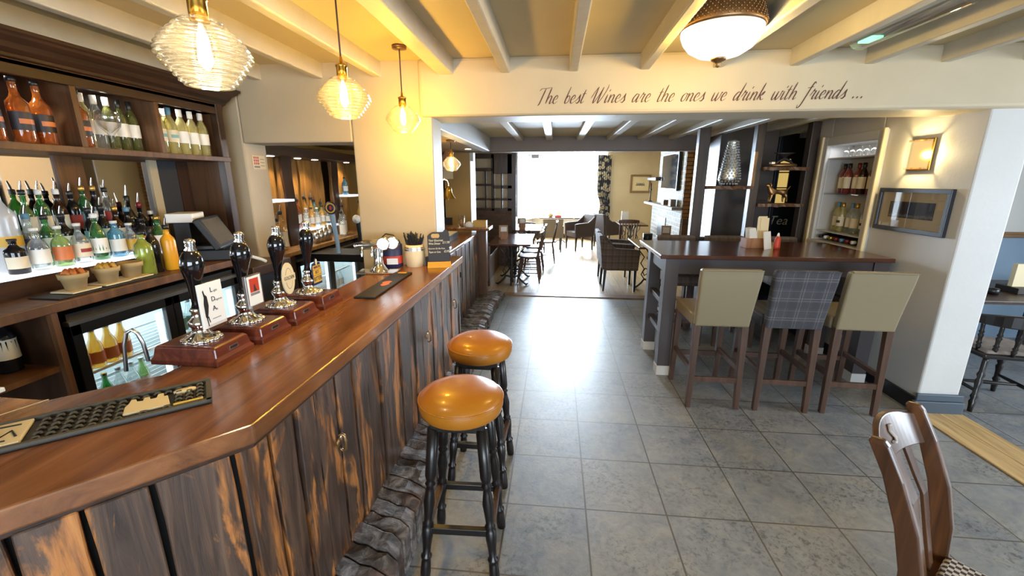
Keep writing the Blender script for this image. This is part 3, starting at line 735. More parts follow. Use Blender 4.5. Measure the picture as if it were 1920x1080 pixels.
def turned_handle():
    return [(.012,0),(.016,.01),(.013,.03),(.016,.06),(.021,.11),(.029,.155),(.036,.19),(.038,.215),(.034,.245),(.024,.268),(.016,.276)]
def beer_pump(loc, label, clip):
    p = thing('beer_pump', label, 'beer pump', loc, 0, 'hand pumps along the bar')
    b = MB(); b.rings([[(-.13,-.095,0),(.13,-.095,0),(.13,.095,0),(-.13,.095,0)], [(-.13,-.095,.018),(.13,-.095,.018),(.13,.095,.018),(-.13,.095,.018)],
                       [(-.122,-.088,.03),(.122,-.088,.03),(.122,.088,.03),(-.122,.088,.03)], [(-.116,-.082,.062),(.116,-.082,.062),(.116,.082,.062),(-.116,.082,.062)],
                       [(-.108,-.075,.068),(.108,-.075,.068),(.108,.075,.068),(-.108,.075,.068)]], False)
    bb = b.build('wooden_base', M['mahog'], p, bevel=.003)
    pt = MB().box(.1215,.1225,-.022,.022,.036,.052, TR(0,0,0,0,0,0)).build('maker_plate', M['steel'], bb)
    MB().box(.1226,.1229,-.018,.018,.039,.049).build('plate_print', M['black'], pt)
    MB().lathe([(.058,.068),(.06,.074),(.05,.08),(.036,.088),(.027,.1),(.026,.112),(.033,.125),(.036,.135),(.03,.145),(.022,.153),(.019,.172),(.024,.18),(.02,.188)], 22).build('chrome_pillar', M['chrome'], p)
    sc_ = MB()
    for k in range(10):
        a = 2*math.pi*k/10; sc_.lathe([(.0,.066),(.013,.068),(.013,.073),(.008,.079),(0,.081)], 8, TR(.055*math.cos(a), .055*math.sin(a), 0))
    sc_.build('scalloped_foot', M['chrome'], p)
    tilt = Matrix.Translation((0,0,.183)) @ Matrix.Rotation(R(5),4,'Y') @ Matrix.Diagonal((1,1,.79,1))
    hd = MB().lathe(turned_handle(), 22, tilt).build('handle', M['pump_black'], p)
    MB().lathe([(.016,.272),(.02,.28),(.013,.29),(.017,.298),(.014,.306),(.018,.314),(.015,.326),(.0,.332)], 18, tilt).build('finial', M['chrome'], hd)
    clip(p); return p
def clip_frame(p): return Matrix.Translation((.052,0,.205)) @ Matrix.Rotation(R(8),4,'Z')
def clip_card(p):
    o = MB().cb((0,0,.075), (.006,.11,.165), TR(.05,.015,.125)).build('pump_clip', M['white'], p, bevel=.001)
    a = TR(.0535,.012,.125)
    fig = MB()
    fig.prism([(-.036,.035),(-.028,.03),(-.022,.05),(-.016,.075),(-.018,.11),(-.026,.118),(-.03,.135),(-.0335,.13),(-.031,.108),(-.036,.085)], 0, .0006, a @ Matrix.Rotation(R(90),4,'Z') @ Matrix.Rotation(R(90),4,'X'))
    fig.prism([(-.034,.036),(-.03,.0),(-.027,.0),(-.029,.036)], 0, .0006, a @ Matrix.Rotation(R(90),4,'Z') @ Matrix.Rotation(R(90),4,'X')).prism([(-.027,.034),(-.022,.012),(-.019,.012),(-.023,.036)], 0, .0006, a @ Matrix.Rotation(R(90),4,'Z') @ Matrix.Rotation(R(90),4,'X'))
    fig.build('stag_print', M['black'], o)
    rot = (R(90),0,R(90))
    for z, big, rest in ((.253,'L','ight'), (.218,'D','ragoon'), (.183,'A','le')):
        text(big, .026, M['black'], o, (.0535, .012, z), rot, align='LEFT')
        text(rest, .012, M['grey_print'], o, (.0535, .028, z-.005), rot, align='LEFT')
    MB().box(.0532,.0538,.005,.045,.145,.1475).build('small_print', M['grey_print'], o)
    MB().cb((0,0,0), (.012,.09,.022), TR(.05,.02,.118)).build('clip_holder', M['clear'], o)
def clip_frame_art(p):
    o = MB().cb((0,0,.06), (.014,.094,.135), TR(.048,.0,.138)).build('pump_clip', M['steel'], p, bevel=.001)
    MB().box(.0552,.0556,-.040,.040,.138,.262).build('white_mount', M['white'], o)
    MB().box(.0557,.0560,-.028,.026,.195,.252).build('red_picture', M['red'], o)
    MB().prism([(-.008,.197),(-.004,.222),(.002,.228),(.004,.215),(.012,.199)], .0561, .0563, Matrix(((0,0,1,0),(1,0,0,0),(0,1,0,0),(0,0,0,1)))).build('figure_print', M['wall_dark'], o)
    MB().box(.0557,.0560,-.028,.026,.182,.193).build('grey_stripe', M['grey_print'], o)
    MB().cb((0,0,0), (.012,.075,.02), TR(.056,.0,.132)).build('clip_holder', M['steel'], o)
def yz(mb_poly, x0, x1, mat, name, par, oy=0, oz=0):   # prism from a polygon given in (y,z)
    Mx = Matrix(((0,0,1,0),(1,0,0,oy),(0,1,0,oz),(0,0,0,1)))
    return MB().prism(mb_poly, x0, x1, Mx).build(name, mat, par, bevel=.001)
def ell(a, b, n=28, x=0, y=0, k=1.0): return [(x+a*math.cos(2*math.pi*i/n), y+b*math.sin(2*math.pi*i/n)) for i in range(n)]
def clip_golden(p):
    o = yz(ell(.044,.075), .04, .048, M['cream'], 'pump_clip', p, .012, .195)
    o2 = yz(ell(.026,.05), .0482, .0485, M['grey_print'], 'ring_print', o, .012, .195)
    yz(ell(.0235,.047), .0486, .0488, M['cream'], 'ring_centre', o, .012, .195)
    yz([(-.05,-.014),(.048,-.014),(.048,.02),(-.05,.02)], .0489, .0492, M['cream'], 'banner', o, .012, .195)
    text('GOLDEN', .024, M['black'], o, (.0495, .012, .198), (R(90),0,R(90)), sx=.78)
def clip_bitter(p):
    o = yz([(-.04,0),(.04,0),(.042,.03),(.042,.09),(.034,.115),(.012,.118),(.012,.13),(0,.14),(-.012,.13),(-.012,.118),(-.034,.115),(-.042,.09),(-.042,.03)], .03, .036, M['blue_dark'], 'pump_clip', p, .03, .105)
    yz(ell(.009,.016), .0362, .0366, M['cream'], 'medallion', o, .03, .225)
    for z0, z1, t in ((.082,.104,'BARRINGTON'), (.052,.08,'BEST'), (.012,.05,'BITTER')):
        yz([(-.038,z0),(.038,z0),(.038,z1),(-.038,z1)], .0362, .0365, M['gold_print'], 'gold_band', o, .03, .105)
        text(t, (z1-z0)*.85, M['blue_dark'], o, (.0368, .03, .105+(z0+z1)/2), (R(90),0,R(90)), sx=.72 if t != 'BARRINGTON' else .5)
beer_pump((-1.30,1.365,1.06), 'nearest hand pump, with plain white card clip reading L D A', clip_card)
beer_pump((-1.285,1.585,1.06), 'hand pump with steel framed red picture clip', clip_frame_art)
beer_pump((-1.285,1.815,1.06), 'hand pump with cream oval clip reading GOLDEN', clip_golden)
beer_pump((-1.285,2.055,1.06), 'farthest hand pump, with navy and gold clip reading BITTER', clip_bitter)
# swan-neck spout beside the first pump
s = MB().tube([(-1.47,1.30,1.06),(-1.47,1.295,1.13),(-1.478,1.29,1.17),(-1.492,1.285,1.185),(-1.51,1.28,1.175),(-1.525,1.275,1.13),(-1.535,1.27,1.03)], .0065, 10)
tag(s.build('beer_spout', M['steel']), 'bent steel swan-neck spout beside the nearest hand pump', 'spout')
tag(MB().box(-2.3,-1.70,.985,1.045,1.0602,1.075).build('white_tray_edge', M['white'], bevel=.003), 'white strip lying on bar end at far left of the counter', 'strip')

# chrome beer tap with lit badges
t = thing('beer_font', 'chrome beer font with glowing round badges at far end of bar', 'beer tap', (-1.26,2.90,1.06), R(8))
MB().lathe([(.07,0),(.072,.012),(.05,.03),(.034,.06),(.03,.12),(.032,.17)], 22).build('stem', M['chrome'], t)
MB().tube([(-.16,0,.185),(-.10,0,.195),(0,0,.20),(.07,0,.20)], [.02,.034,.038,.03], 14).build('cross_arm', M['chrome'], t)
for k, (x, y) in enumerate(((.055,-.03), (.11,.01))):
    o = MB().lathe([(.0,0),(.042,0),(.046,.008),(.046,.022),(.0,.03)], 22, TR(x,y,.21) @ Matrix.Rotation(R(90),4,'X')).build('badge', M['chrome'], t)
    MB().lathe([(.04,.0305),(.0,.031)], 22, TR(x,y,.21) @ Matrix.Rotation(R(90),4,'X')).build('lit_badge_face', emis('badge_light', (.8,.93,1), 3.5), o)
for k in range(3):
    MB().tube([(-.10+.07*k,-.03,.185),(-.10+.07*k,-.05,.15),(-.10+.07*k,-.05,.12)], .008, 8).build('nozzle', M['chrome'], t)
MB().box(-.14,.14,-.1,.06,.001,.012).build('drip_tray', M['chrome'], t, bevel=.004)
# charity tin, barrel jar of pens, black box, chalkboard
t = thing('charity_tin', 'dark round charity tin with red and white print and loop handle', 'tin', (-1.235,3.10,1.06))
MB().lathe([(.075,0),(.078,.004),(.078,.17),(.072,.175),(0,.176)], 26).build('can', M['blue_dark'], t)
MB().lathe([(.0785,.03),(.0785,.09)], 26, cap=False).build('red_band', M['red'], t)
MB().box(-.03,.05,-.0805,-.0785,.03,.075, TR(0,0,0,R(14))).build('white_panel', M['white'], t)
MB().tube([(-.07,0,.165),(-.075,0,.22),(-.04,0,.25),(.02,0,.24),(.06,0,.2),(.074,0,.165)], .005, 8).build('handle', M['black_metal'], t)
t = thing('barrel_jar', 'pale barrel-shaped jar stuffed with dark cutlery against cream wall', 'jar', (-1.07,3.14,1.06))
MB().lathe([(.062,0),(.07,.03),(.076,.08),(.074,.12),(.066,.165),(.06,.168),(.058,.15)], 26).build('barrel', M['cream'], t)
MB().lathe([(.0752,.125),(.0745,.135)], 26, cap=False).build('hoop', M['steel'], t); MB().lathe([(.0735,.142),(.0725,.15)], 26, cap=False).build('hoop', M['steel'], t)
pb = MB()
for k in range(46):
    a = rnd.uniform(0, 6.28); r0 = rnd.uniform(0,.045); r1 = r0+rnd.uniform(.01,.055); h = rnd.uniform(.20,.265)
    pb.cyl((r0*math.cos(a), r0*math.sin(a), .12), (r1*math.cos(a), r1*math.sin(a), h), .0055, .0045, 6)
tag(pb.build('cutlery', M['black'], t), kind='stuff')
tag(MB().box(-.99,-.962,3.145,3.184,1.0605,1.13).build('black_box', M['black'], bevel=.004), 'small black box on the bar behind the chalkboard', 'box')
cbd = thing('chalkboard', 'small black tabletop chalkboard with handwriting in a yellow wood foot', 'chalkboard', (-.872,3.115,1.06), R(16))
cbd.scale = (.86,.86,.93)
MB().rings([[(-.105,-.045,0),(.105,-.045,0),(.105,.045,0),(-.105,.045,0)], [(-.10,-.014,.045),(.10,-.014,.045),(.10,.014,.045),(-.10,.014,.045)]], False).build('foot', plain('yellow_pine', srgb(196,146,56), .45), cbd, bevel=.003)
tl = Matrix.Rotation(R(-5),4,'X')
poly = [(-.095,.03),(.095,.03),(.095,.27),(.088,.292),(.07,.305),(.055,.303),(.045,.29),(.035,.285)] + [(-.05,.285),(-.078,.272),(-.095,.255)]
xz = tl @ Matrix(((1,0,0,0),(0,0,-1,0),(0,1,0,0),(0,0,0,1)))
bo = MB().prism(poly, -.008, .008, xz).build('board', plain('chalkboard_black', srgb(34,34,40), .6), cbd, bevel=.003)
MB().prism([(-.062+.0,.248),(-.052,.238),(.0,.238),(.01,.248),(.01,.262),(.0,.272),(-.052,.272),(-.062,.262)], .0082, .0086, xz).build('hand_slot', M['terracotta'], bo)
M['chalk'] = plain('chalk_lettering', srgb(232,226,200), .8)
for s_, x, z, sz in (('Your Gourmet', -.088, .218, .026), ('Wine Dinner', -.088, .192, .024), ('£11.90', .034, .20, .028), ('Gourmet Gin Bar from', -.09, .152, .019), ('Tapas on Cava', -.09, .124, .022), ('£2.95', .044, .128, .026)):
    text(s_, sz, M['chalk'], bo, tuple(xz @ Vector((x, z, .0092))), (R(85),0,0), align='LEFT', shear=.2, sx=.8)
tag(MB().box(-1.10,-1.07,4.1,4.32,1.02,1.035).build('towel_clip', M['steel'], bevel=.003), 'flat steel bar lying on the farther counter behind the chalkboard', 'bar')
# things on the farther counter
t = thing('leaflet_box', 'low brown box topped with cream paper on the farther counter', 'box', (-1.38,4.9,1.0215))
MB().box(-.17,.2,-.22,.22,0,.07).build('box', M['wall_dark'], t, bevel=.003); MB().box(-.17,.19,-.21,.22,.07,.078).build('paper_top', M['cream'], t)
t = thing('pint_glass', 'tall glass of amber drink on the raised servery shelf', 'glass', (-1.24,5.6,1.10))
MB().lathe([(.03,0),(.034,.01),(.042,.15),(.04,.15),(.032,.012),(0,.01)], 18).build('glass', M['clear'], t); MB().lathe([(.0,.012),(.031,.013),(.037,.10),(0,.101)], 18).build('drink', B['gold'], t)
tag(MB().lathe([(.0,.0),(.05,.005),(.06,.03),(.045,.06),(.02,.075),(0,.078)], 14).build('white_napkin', M['cloth'], loc=(-1.13,5.56,1.10)), 'crumpled white napkin on the raised servery shelf', 'napkin')
t = thing('wooden_crate', 'small yellow wooden crate on the raised servery shelf', 'crate', (-1.0,5.66,1.10))
yp = plain('yellow_crate_wood', srgb(190,150,74), .5)
MB().box(-.09,.09,-.06,.06,0,.01).build('bottom', yp, t)
for i, (a, b_, c, d) in enumerate(((-.09,.09,-.06,-.05), (-.09,.09,.05,.06), (-.09,-.08,-.05,.05), (.08,.09,-.05,.05))): MB().box(a, b_, c, d, .01, .085).build('side', yp, t, bevel=.002)
tag(MB().box(-1.68,-1.55,6.2,6.36,1.02,1.16).build('card_reader_box', M['black']), 'black box at the back of the servery by the mustard wall', 'box')
tag(MB().box(-1.28,-1.17,4.05,4.09,1.021,1.33).build('notice_card', M['kraft']), 'pinkish card standing behind the chalkboard', 'card')

# ------------------------------------------------------------------ bottles
PROF = {
'wine':   [(.0,0),(.92,.0),(1,.02),(1,.58),(.95,.66),(.62,.76),(.40,.82),(.37,.90),(.37,.985),(.42,.985),(.42,1.0),(0,1.0)],
'spirit': [(.0,0),(.94,.0),(1,.02),(1,.62),(.93,.69),(.55,.76),(.38,.82),(.36,.93),(.42,.94),(.42,1.0),(0,1.0)],
'whisky': [(.0,0),(.96,.0),(1,.015),(1,.56),(.94,.63),(.5,.71),(.36,.78),(.36,.93),(.42,.94),(.42,1.0),(0,1.0)],
'gin':    [(.0,0),(.95,.0),(1,.02),(1.0,.50),(.98,.57),(.8,.66),(.46,.73),(.36,.78),(.36,.92),(.44,.93),(.44,1.0),(0,1.0)],
'flask':  [(.0,0),(.85,.0),(.95,.03),(1.0,.25),(.96,.5),(.8,.66),(.5,.78),(.3,.84),(.28,.95),(.36,.95),(.36,1.0),(0,1.0)],
'tall':   [(.0,0),(.95,.0),(1,.01),(1,.68),(.9,.74),(.5,.82),(.36,.86),(.34,.96),(.4,.96),(.4,1.0),(0,1.0)],
'beer':   [(.0,0),(.95,.0),(1,.02),(1,.50),(.9,.60),(.5,.76),(.4,.86),(.4,.95),(.46,.95),(.46,1.0),(0,1.0)],
}
def bottle(label, loc, shape='spirit', glass_='clear', h=.29, r=.038, lab='lab_white', lz=(.22,.5), cap='capblack', pour=False, group=None, face=0, name='bottle', sq=1.0, stripe=None, arc=200, liquid=None, ln=12, n=16):
    pr = PROF[shape]
    o = MB().lathe([(a*r, z*h) for a, z in pr], n, sy=sq).build(name, B[glass_], loc=loc, rot=(0,0,face))
    tag(o, label, 'bottle', group)
    def rad(z):
        for (a0,z0),(a1,z1) in zip(pr[1:], pr[2:]):
            if z0 <= z <= z1 and z1 > z0: return (a0+(a1-a0)*(z-z0)/(z1-z0))*r
        return r
    def band(z0, z1, a, off, m, nm, par):
        mb = MB(); k = ln; v = []
        for i in range(k+1):
            th = R(-a/2+a*i/k)
            for z in (z0, z1): v.append(((rad(z)+off)*math.cos(th), (rad(z)+off)*math.sin(th)*sq, z*h))
        mb.add(v, [(2*i, 2*i+2, 2*i+3, 2*i+1) for i in range(k)], True)
        return mb.build(nm, m, par)
    if liquid: MB().lathe([(a*r*.93, z*h*.97+.003) for a, z in pr if z < liquid] + [(rad(liquid)*.9, liquid*h), (0, liquid*h)], n, sy=sq).build('liquid', B['liq_'+glass_] if 'liq_'+glass_ in B else B[glass_], o)
    if lab:
        l_ = band(lz[0], lz[1], arc, .0008, B[lab], 'label', o)
        if stripe:
            dz = lz[1]-lz[0]
            band(lz[0]+dz*.35, lz[0]+dz*.62, arc*.45, .0016, B[stripe], 'label_print', l_)
    if pour:
        mb = MB().lathe([(.40*r,.955*h),(.46*r,.96*h),(.46*r,1.05*h),(.30*r,1.06*h)], 12)
        c_ = mb.build('stopper', B[cap], o)
        MB().tube([(0,0,1.05*h),(.004,0,1.12*h),(.012,0,1.22*h)], [.006,.0055,.0035], 8).build('pourer', M['chrome'], c_)
    else:
        MB().lathe([(.40*r,.84*h if shape=='wine' else .93*h),(.45*r,.85*h if shape=='wine' else .935*h),(.46*r,1.003*h),(0,1.006*h)], 12).build('cap', B[cap], o)
    return o

# ------------------------------------------------------------------ back bar dresser on the left wall
ds = thing('back_bar_dresser', 'tall dark wood back bar dresser with mirrors, shelf and moulded cornice', 'dresser', (0,0,0))
FX, BX = -2.42, -2.757
cn = MB().sweep([(.0,-.13),(.006,-.075),(.018,-.062),(.022,-.05),(.040,-.03),(.052,-.008),(.078,.012),(.084,.022),(.095,.03),(.095,.045),(-.04,.045),(-.04,-.13)], [(-2.43,-.6,2.295),(-2.43,3.075,2.295),(-2.757,3.075,2.295)])
cn.build('cornice', M['dark_wood'], ds)
MB().box(FX-.03,FX,-.6,3.05,2.160,2.225).build('frieze', M['dark_wood'], ds, bevel=.003)
MB().box(BX,FX,-.6,3.05,2.205,2.225).build('top_board', M['mid_wood_z'], ds)
MB().box(BX,FX+.015,-.6,3.06,1.835,1.868).build('upper_shelf', M['mid_wood_z'], ds, bevel=.003)
for y in (.62, 1.12, 1.60, 2.07, 2.53): MB().box(BX,FX-.002,y-.014,y+.014,1.868,2.21).build('divider', M['mid_wood_z'], ds)
MB().box(FX-.05,FX+.005,3.0,3.06,1.15,2.24).build('end_post', M['dark_wood_z'], ds, bevel=.004)
MB().box(BX,FX-.05,3.035,3.055,1.15,2.24).build('end_panel', M['mid_wood_z'], ds)
for a, b_ in ((-.6,.62), (.64,1.10), (1.14,1.58), (1.62,2.05), (2.09,2.51), (2.55,3.03)): MB().box(BX,BX+.006,a,b_,1.868,2.205).build('upper_back', M['mirror'] if a in (2.09,) else M['dark_wood_z'], ds)
# lower mirrors with posts between
for a, b_ in ((-.6,1.0), (1.04,2.16), (2.30,2.72)): MB().box(BX,BX+.006,a,b_,1.29,1.835).build('mirror_panel', M['mirror'], ds)
MB().box(BX,BX+.02,2.16,2.30,1.28,1.835).build('mirror_post', M['mid_wood_z'], ds)
MB().box(BX,BX+.02,1.0,1.04,1.28,1.835).build('mirror_post', M['mid_wood_z'], ds)
bp = MB().box(BX,BX+.012,2.78,2.935,1.18,1.835)
bp.build('dark_back_panel', plain('slate_grey_panel', srgb(58,60,66), .4), ds)
MB().box(BX,BX+.016,2.72,2.78,1.18,1.835).build('pale_strip', M['wall_cream'], ds)
MB().box(BX,BX+.014,2.94,3.035,1.18,1.835).build('back_board', M['dark_wood_z'], ds)
# bottle step : a lit ledge with a lower riser
MB().box(BX,FX+.012,-.6,2.37,1.18,1.268).build('ledge_front', M['dark_wood'], ds)
MB().box(BX,FX+.018,-.6,2.37,1.268,1.28).build('lit_ledge', M['led'], ds)
MB().box(BX,-2.62,-.6,2.37,1.28,1.375).build('rear_step', M['white'], ds)
for x, y in ((-2.55,1.86), (-2.55,2.30), (-2.55,2.72), (-2.55,1.35)):
    s = MB().lathe([(.0,.004),(.03,.003),(.036,.0)], 18, TR(x,y,2.2035,0,R(180)))
    o = s.build('spotlight', M['lens'], ds)
    spot('spotlight_lamp', (x,y,2.19), 8, (1,.90,.76), 120, .025)
# counter with fascia under the dresser
MB().box(BX,-2.15,-.6,2.74,1.142,1.185).build('counter_top', M['mid_wood_z'], ds, bevel=.004)
MB().box(-2.18,-2.155,1.535,1.56,.1,1.142).build('counter_upright', M['mid_wood_z'], ds)
MB().box(-2.75,-2.18,1.535,1.56,.1,1.142).build('counter_side', M['dark_wood_z'], ds)
MB().box(-2.74,-2.18,-.6,1.535,.875,.90).build('under_shelf', M['mid_wood_z'], ds)
MB().box(-2.752,-2.74,-.6,1.535,.05,1.14).build('under_back', M['dark_wood_z'], ds)
# low dark shelf between the dresser counter and the niche
MB().box(-2.75,-2.12,2.745,3.185,1.03,1.10).build('corner_shelf', M['dark_wood'], ds, bevel=.004)
MB().box(-2.74,-2.16,2.72,3.185,.05,1.03).build('corner_cabinet', M['wall_black'], ds)

# upper shelf bottles, three bays
Z1 = 1.8695
for i, (y, x) in enumerate(((1.66,-2.49), (1.76,-2.50), (1.868,-2.49), (1.965,-2.50))):
    bottle('amber whisky bottle with dark picture label, %s of four in the first dresser bay' % ('leftmost','second','third','last')[i], (x,y,Z1), 'whisky', 'amber', .29, .040, 'lab_dark', (.2,.48), 'capblack', group='whisky bottles on the dresser', stripe='lab_orange', liquid=.5)
bottle('amber whisky bottle with dark label against the divider of the middle dresser bay', (-2.50,2.135,Z1), 'whisky', 'amber', .285, .040, 'lab_dark', (.2,.48), 'capblack', group='whisky bottles on the dresser', stripe='lab_orange')
MID = [(2.205,'yellow_wine','lab_cream','capwhite','wine bottle with pale yellow label beside the whisky, middle dresser bay'), (2.272,'clear','lab_white','capwhite','clear bottle with white cap behind the big goblet, middle dresser bay'),
       (2.339,'olive','lab_white','capwhite','olive wine bottle with wide white label, third from right of middle bay'), (2.406,'olive','lab_white','capblack','olive wine bottle with wide white label, second from right of middle bay'), (2.473,'olive','lab_white','capblack','olive wine bottle with wide white label, rightmost of middle bay')]
for y, g, l, c, lb in MID: bottle(lb, (-2.55,y,Z1), 'wine', g, .285, .033, l, (.28,.54), c, group='wine bottles on the dresser', arc=230)
gb = thing('goblet', 'large clear stemmed goblet in the middle dresser bay', 'glass', (-2.452,2.245,Z1))
gb.scale = (.8,.8,.92)
MB().lathe([(.04,0),(.042,.004),(.01,.012),(.007,.06),(.02,.085),(.06,.13),(.072,.18),(.068,.215),(.066,.215),(.069,.18),(.056,.133),(.0,.09)], 22).build('bowl', M['clear'], gb)
for i, (y, c) in enumerate(((2.60,'capblue'), (2.685,'capblue'), (2.77,'capwhite'), (2.855,'capwhite'), (2.94,'capwhite'))):
    bottle('white wine bottle with %s cap, %s of five in the right dresser bay' % ('blue' if c == 'capblue' else 'white', ('leftmost','second','third','fourth','rightmost')[i]), (-2.50,y,Z1), 'wine', 'yellow_wine', .285, .036, 'lab_cream' if i < 2 else 'lab_white', (.26,.52), c, group='white wines on the dresser', stripe='lab_teal' if i < 2 else None, arc=230)
bottle('white wine bottle standing behind the second row of right bay bottles', (-2.58,2.73,Z1), 'wine', 'yellow_wine', .285, .036, 'lab_white', (.26,.52), 'capwhite', group='white wines on the dresser')

# lit ledge bottles : rear row on the step
ZR = 1.376
RR = [(1.925,'gin','green','lab_white','capblack',.265), (1.995,'tall','green','lab_white','capwhite',.265), (2.075,'spirit','brown','lab_white','capwhite',.265),
      (2.142,'tall','dark','lab_red','capblack',.255), (2.205,'tall','green','lab_teal','capgold',.28), (2.265,'spirit','dark','lab_white','capgold',.28), (2.33,'spirit','clear','lab_red','capblack',.27)]
NM = ['round-shouldered green gin bottle with pale label, rear row', 'green gin bottle with white stopper and thin pourer, rear row',
      'brown bottle with banded white label, rear row', 'slim dark bottle with red and white neck, rear row', 'green bottle with teal label and tall pourer, rear row', 'black bottle with round white label, rear row', 'clear bottle with red and white label at the end of the rear row']
for (y, s, g, l, c, h), n_ in zip(RR, NM): bottle(n_, (-2.675,y,ZR), s, g, h, .031, l, (.25,.55), c, True, 'rear row on the lit ledge', stripe='lab_red' if l == 'lab_white' and g == 'dark' else None)
for i, (y, g, l, c, n_) in enumerate(((2.46,'dark','lab_navy','capblack','dark bottle with navy and white label beside the rear step'), (2.53,'dark','lab_red','capred','thin dark bottle with red neck right of the rear step'), (2.60,'dark','lab_white','capwhite','small dark bottle with white top right of the rear step'))):
    bottle(n_, (-2.68,y,1.186), 'tall', g, .40-.04*i, .034, l, (.35,.6), c, i < 2, 'rear row on the lit ledge')
ZL = 1.281
FR = [(1.695,'spirit','dark','lab_cream','capblack',.16,'black bottle with cream diamond label, front row left'),
      (1.788,'gin','clear','lab_white','capwhite',.20,'clear squat gin bottle with white label, front row'),
      (1.885,'gin','pale_green','lab_orange','capwhite',.20,'pale green bottle with brown round label, front row'),
      (1.975,'gin','clear','lab_cream','capwhite',.205,'clear bottle with ornate picture label, front row'),
      (2.068,'flask','green','lab_white','capwhite',.235,'bright green bottle with white pourer, front row'),
      (2.165,'spirit','blue','lab_white','capwhite',.20,'blue gin bottle with white label, front row'),
      (2.248,'gin','clear','lab_gold','capwhite',.18,'clear jar-like bottle with gold drink, front row'),
      (2.328,'spirit','dark','lab_orange','capblack',.20,'dark bottle with orange label at the end of front row')]
for y, s, g, l, c, h, n_ in FR: bottle(n_, (-2.475,y,ZL), s, g, h, .0372, l, (.16,.5), c, n_.find('pourer') > 0, 'front row on the lit ledge', liquid=None, stripe='lab_red' if 'ornate' in n_ else None)
MR = [(1.738,'frost','lab_gold','capblack',.40,'tall frosted vodka bottle with gold band at left of the lit ledge'), (1.836,'clear','lab_navy','capblue',.25,'slim clear bottle with blue cap and pourer, behind the clear squat gin'), (1.908,'green','lab_white','capblack',.24,'green bottle with white label in the middle row'),
      (1.985,'dark','lab_white','capblack',.24,'black bottle with small white label in the middle row'), (2.12,'dark','lab_teal','capblack',.26,'dark bottle with teal label in the middle row'), (2.19,'dark','lab_white','capblack',.27,'black bottle with large round white label in the middle row'), (2.265,'brown','lab_white','capgold',.26,'brown bottle with pale label in the middle row'), (2.335,'dark','lab_navy','capblue',.25,'navy labelled dark bottle at the end of the middle row')]
for y, g, l, c, h, n_ in MR: bottle(n_, (-2.565 if h < .3 else -2.563,y,ZL), 'spirit', g, h, .034 if h < .3 else .054, l, (.30,.58) if h < .3 else (.30,.42), c, h < .3, 'middle row on the lit ledge')
# counter : pots of sweets, cordials
ZC = 1.186
def pot(y, x, label, fill):
    t = thing('flower_pot', label, 'pot', (x,y,ZC+.008), 0, 'terracotta pots on the back counter')
    MB().lathe([(.0,0),(.036,0),(.047,.06),(.053,.06),(.056,.085),(.05,.085),(.046,.05),(0,.045)], 24).build('pot', M['terracotta'], t)
    if fill:
        f = MB()
        for k in range(9):
            a = k*.7; r_ = .028 if k else 0
            f.tube([(r_*math.cos(a)-.012,r_*math.sin(a),.075),(r_*math.cos(a),r_*math.sin(a)+.004,.096),(r_*math.cos(a)+.012,r_*math.sin(a),.075)], .011, 7)
        tag(f.build('crisps', fill, t), kind='stuff')
    tag(MB().cb((0,0,.0035), (.12,.13,.007)).build('saucer', M['cream'], t, bevel=.002)) if 'sachets' not in label else None
    return t
pot(1.735, -2.255, 'terracotta pot heaped with orange packets on the back counter', plain('orange_packets', srgb(214,130,70), .5))
pot(1.885, -2.255, 'middle terracotta pot with yellow packets on the back counter', plain('yellow_packets', srgb(216,170,80), .5))
pot(2.02, -2.265, 'rightmost of the three terracotta pots, filled low', None)
tag(MB().box(-2.34,-2.18,1.60,2.12,ZC,ZC+.006).build('slate_mat', M['black'], bevel=.002), 'thin black mat under the terracotta pots', 'mat')
bottle('lime cordial bottle of green liquid on the back counter', (-2.27,2.115,ZC), 'spirit', 'lime', .245, .043, None, cap='capblack', group='cordials on the back counter')
bottle('black cordial bottle between the lime and orange ones', (-2.30,2.20,ZC), 'wine', 'dark', .26, .036, None, cap='capblack', group='cordials on the back counter')
bottle('orange juice bottle with black pourer on the back counter', (-2.27,2.275,ZC), 'tall', 'orange_liq', .25, .037, None, cap='capblack', pour=True, group='cordials on the back counter')
bottle('green herbal liqueur bottle with orange and white label by the till', (-2.47,2.425,ZC), 'spirit', 'green', .30, .045, 'lab_white', (.15,.62), 'capgold', group='cordials on the back counter', stripe='lab_orange')
bottle('wine bottle with cream label lying in shade on the shelf under the counter', (-2.33,1.47,.9015), 'wine', 'dark', .235, .040, 'lab_cream', (.25,.62), 'capblack')
# till
tl_ = thing('till', 'black touchscreen till on the back counter by the dresser end', 'till', (-2.33,2.65,1.186), R(24))
MB().box(-.15,.15,-.12,.12,.0,.07).build('cash_drawer', M['black'], tl_, bevel=.006)
MB().box(-.10,.10,-.10,.10,.07,.10).build('base', M['black_metal'], tl_, bevel=.006)
scm = TR(.09,.03,.075) @ Matrix.Rotation(R(-28),4,'Y')
o = MB().box(-.02,.02,-.19,.19,.0,.225,scm).build('screen_housing', M['black'], tl_, bevel=.008)
MB().box(.0201,.0225,-.165,.165,.025,.205,scm).build('screen', plain('dark_grey_screen', srgb(86,82,76), .25), o)
MB().box(-.16,-.07,-.09,.09,.07,.25).build('rear_stand', M['black'], tl_, bevel=.004)
tag(MB().box(-.075,.075,-.105,.105,0,.058).build('receipt_printer', M['white'], loc=(-2.435,2.603,1.4375), rot=(0,0,R(24)), bevel=.006), 'white box resting on top of the black till', 'printer')
tag(MB().tube([(-2.15,2.93,1.115),(-2.16,2.90,1.135),(-2.19,2.84,1.165)], .012, 10).build('barcode_scanner', M['white']), 'pale hand scanner beside the till', 'scanner')
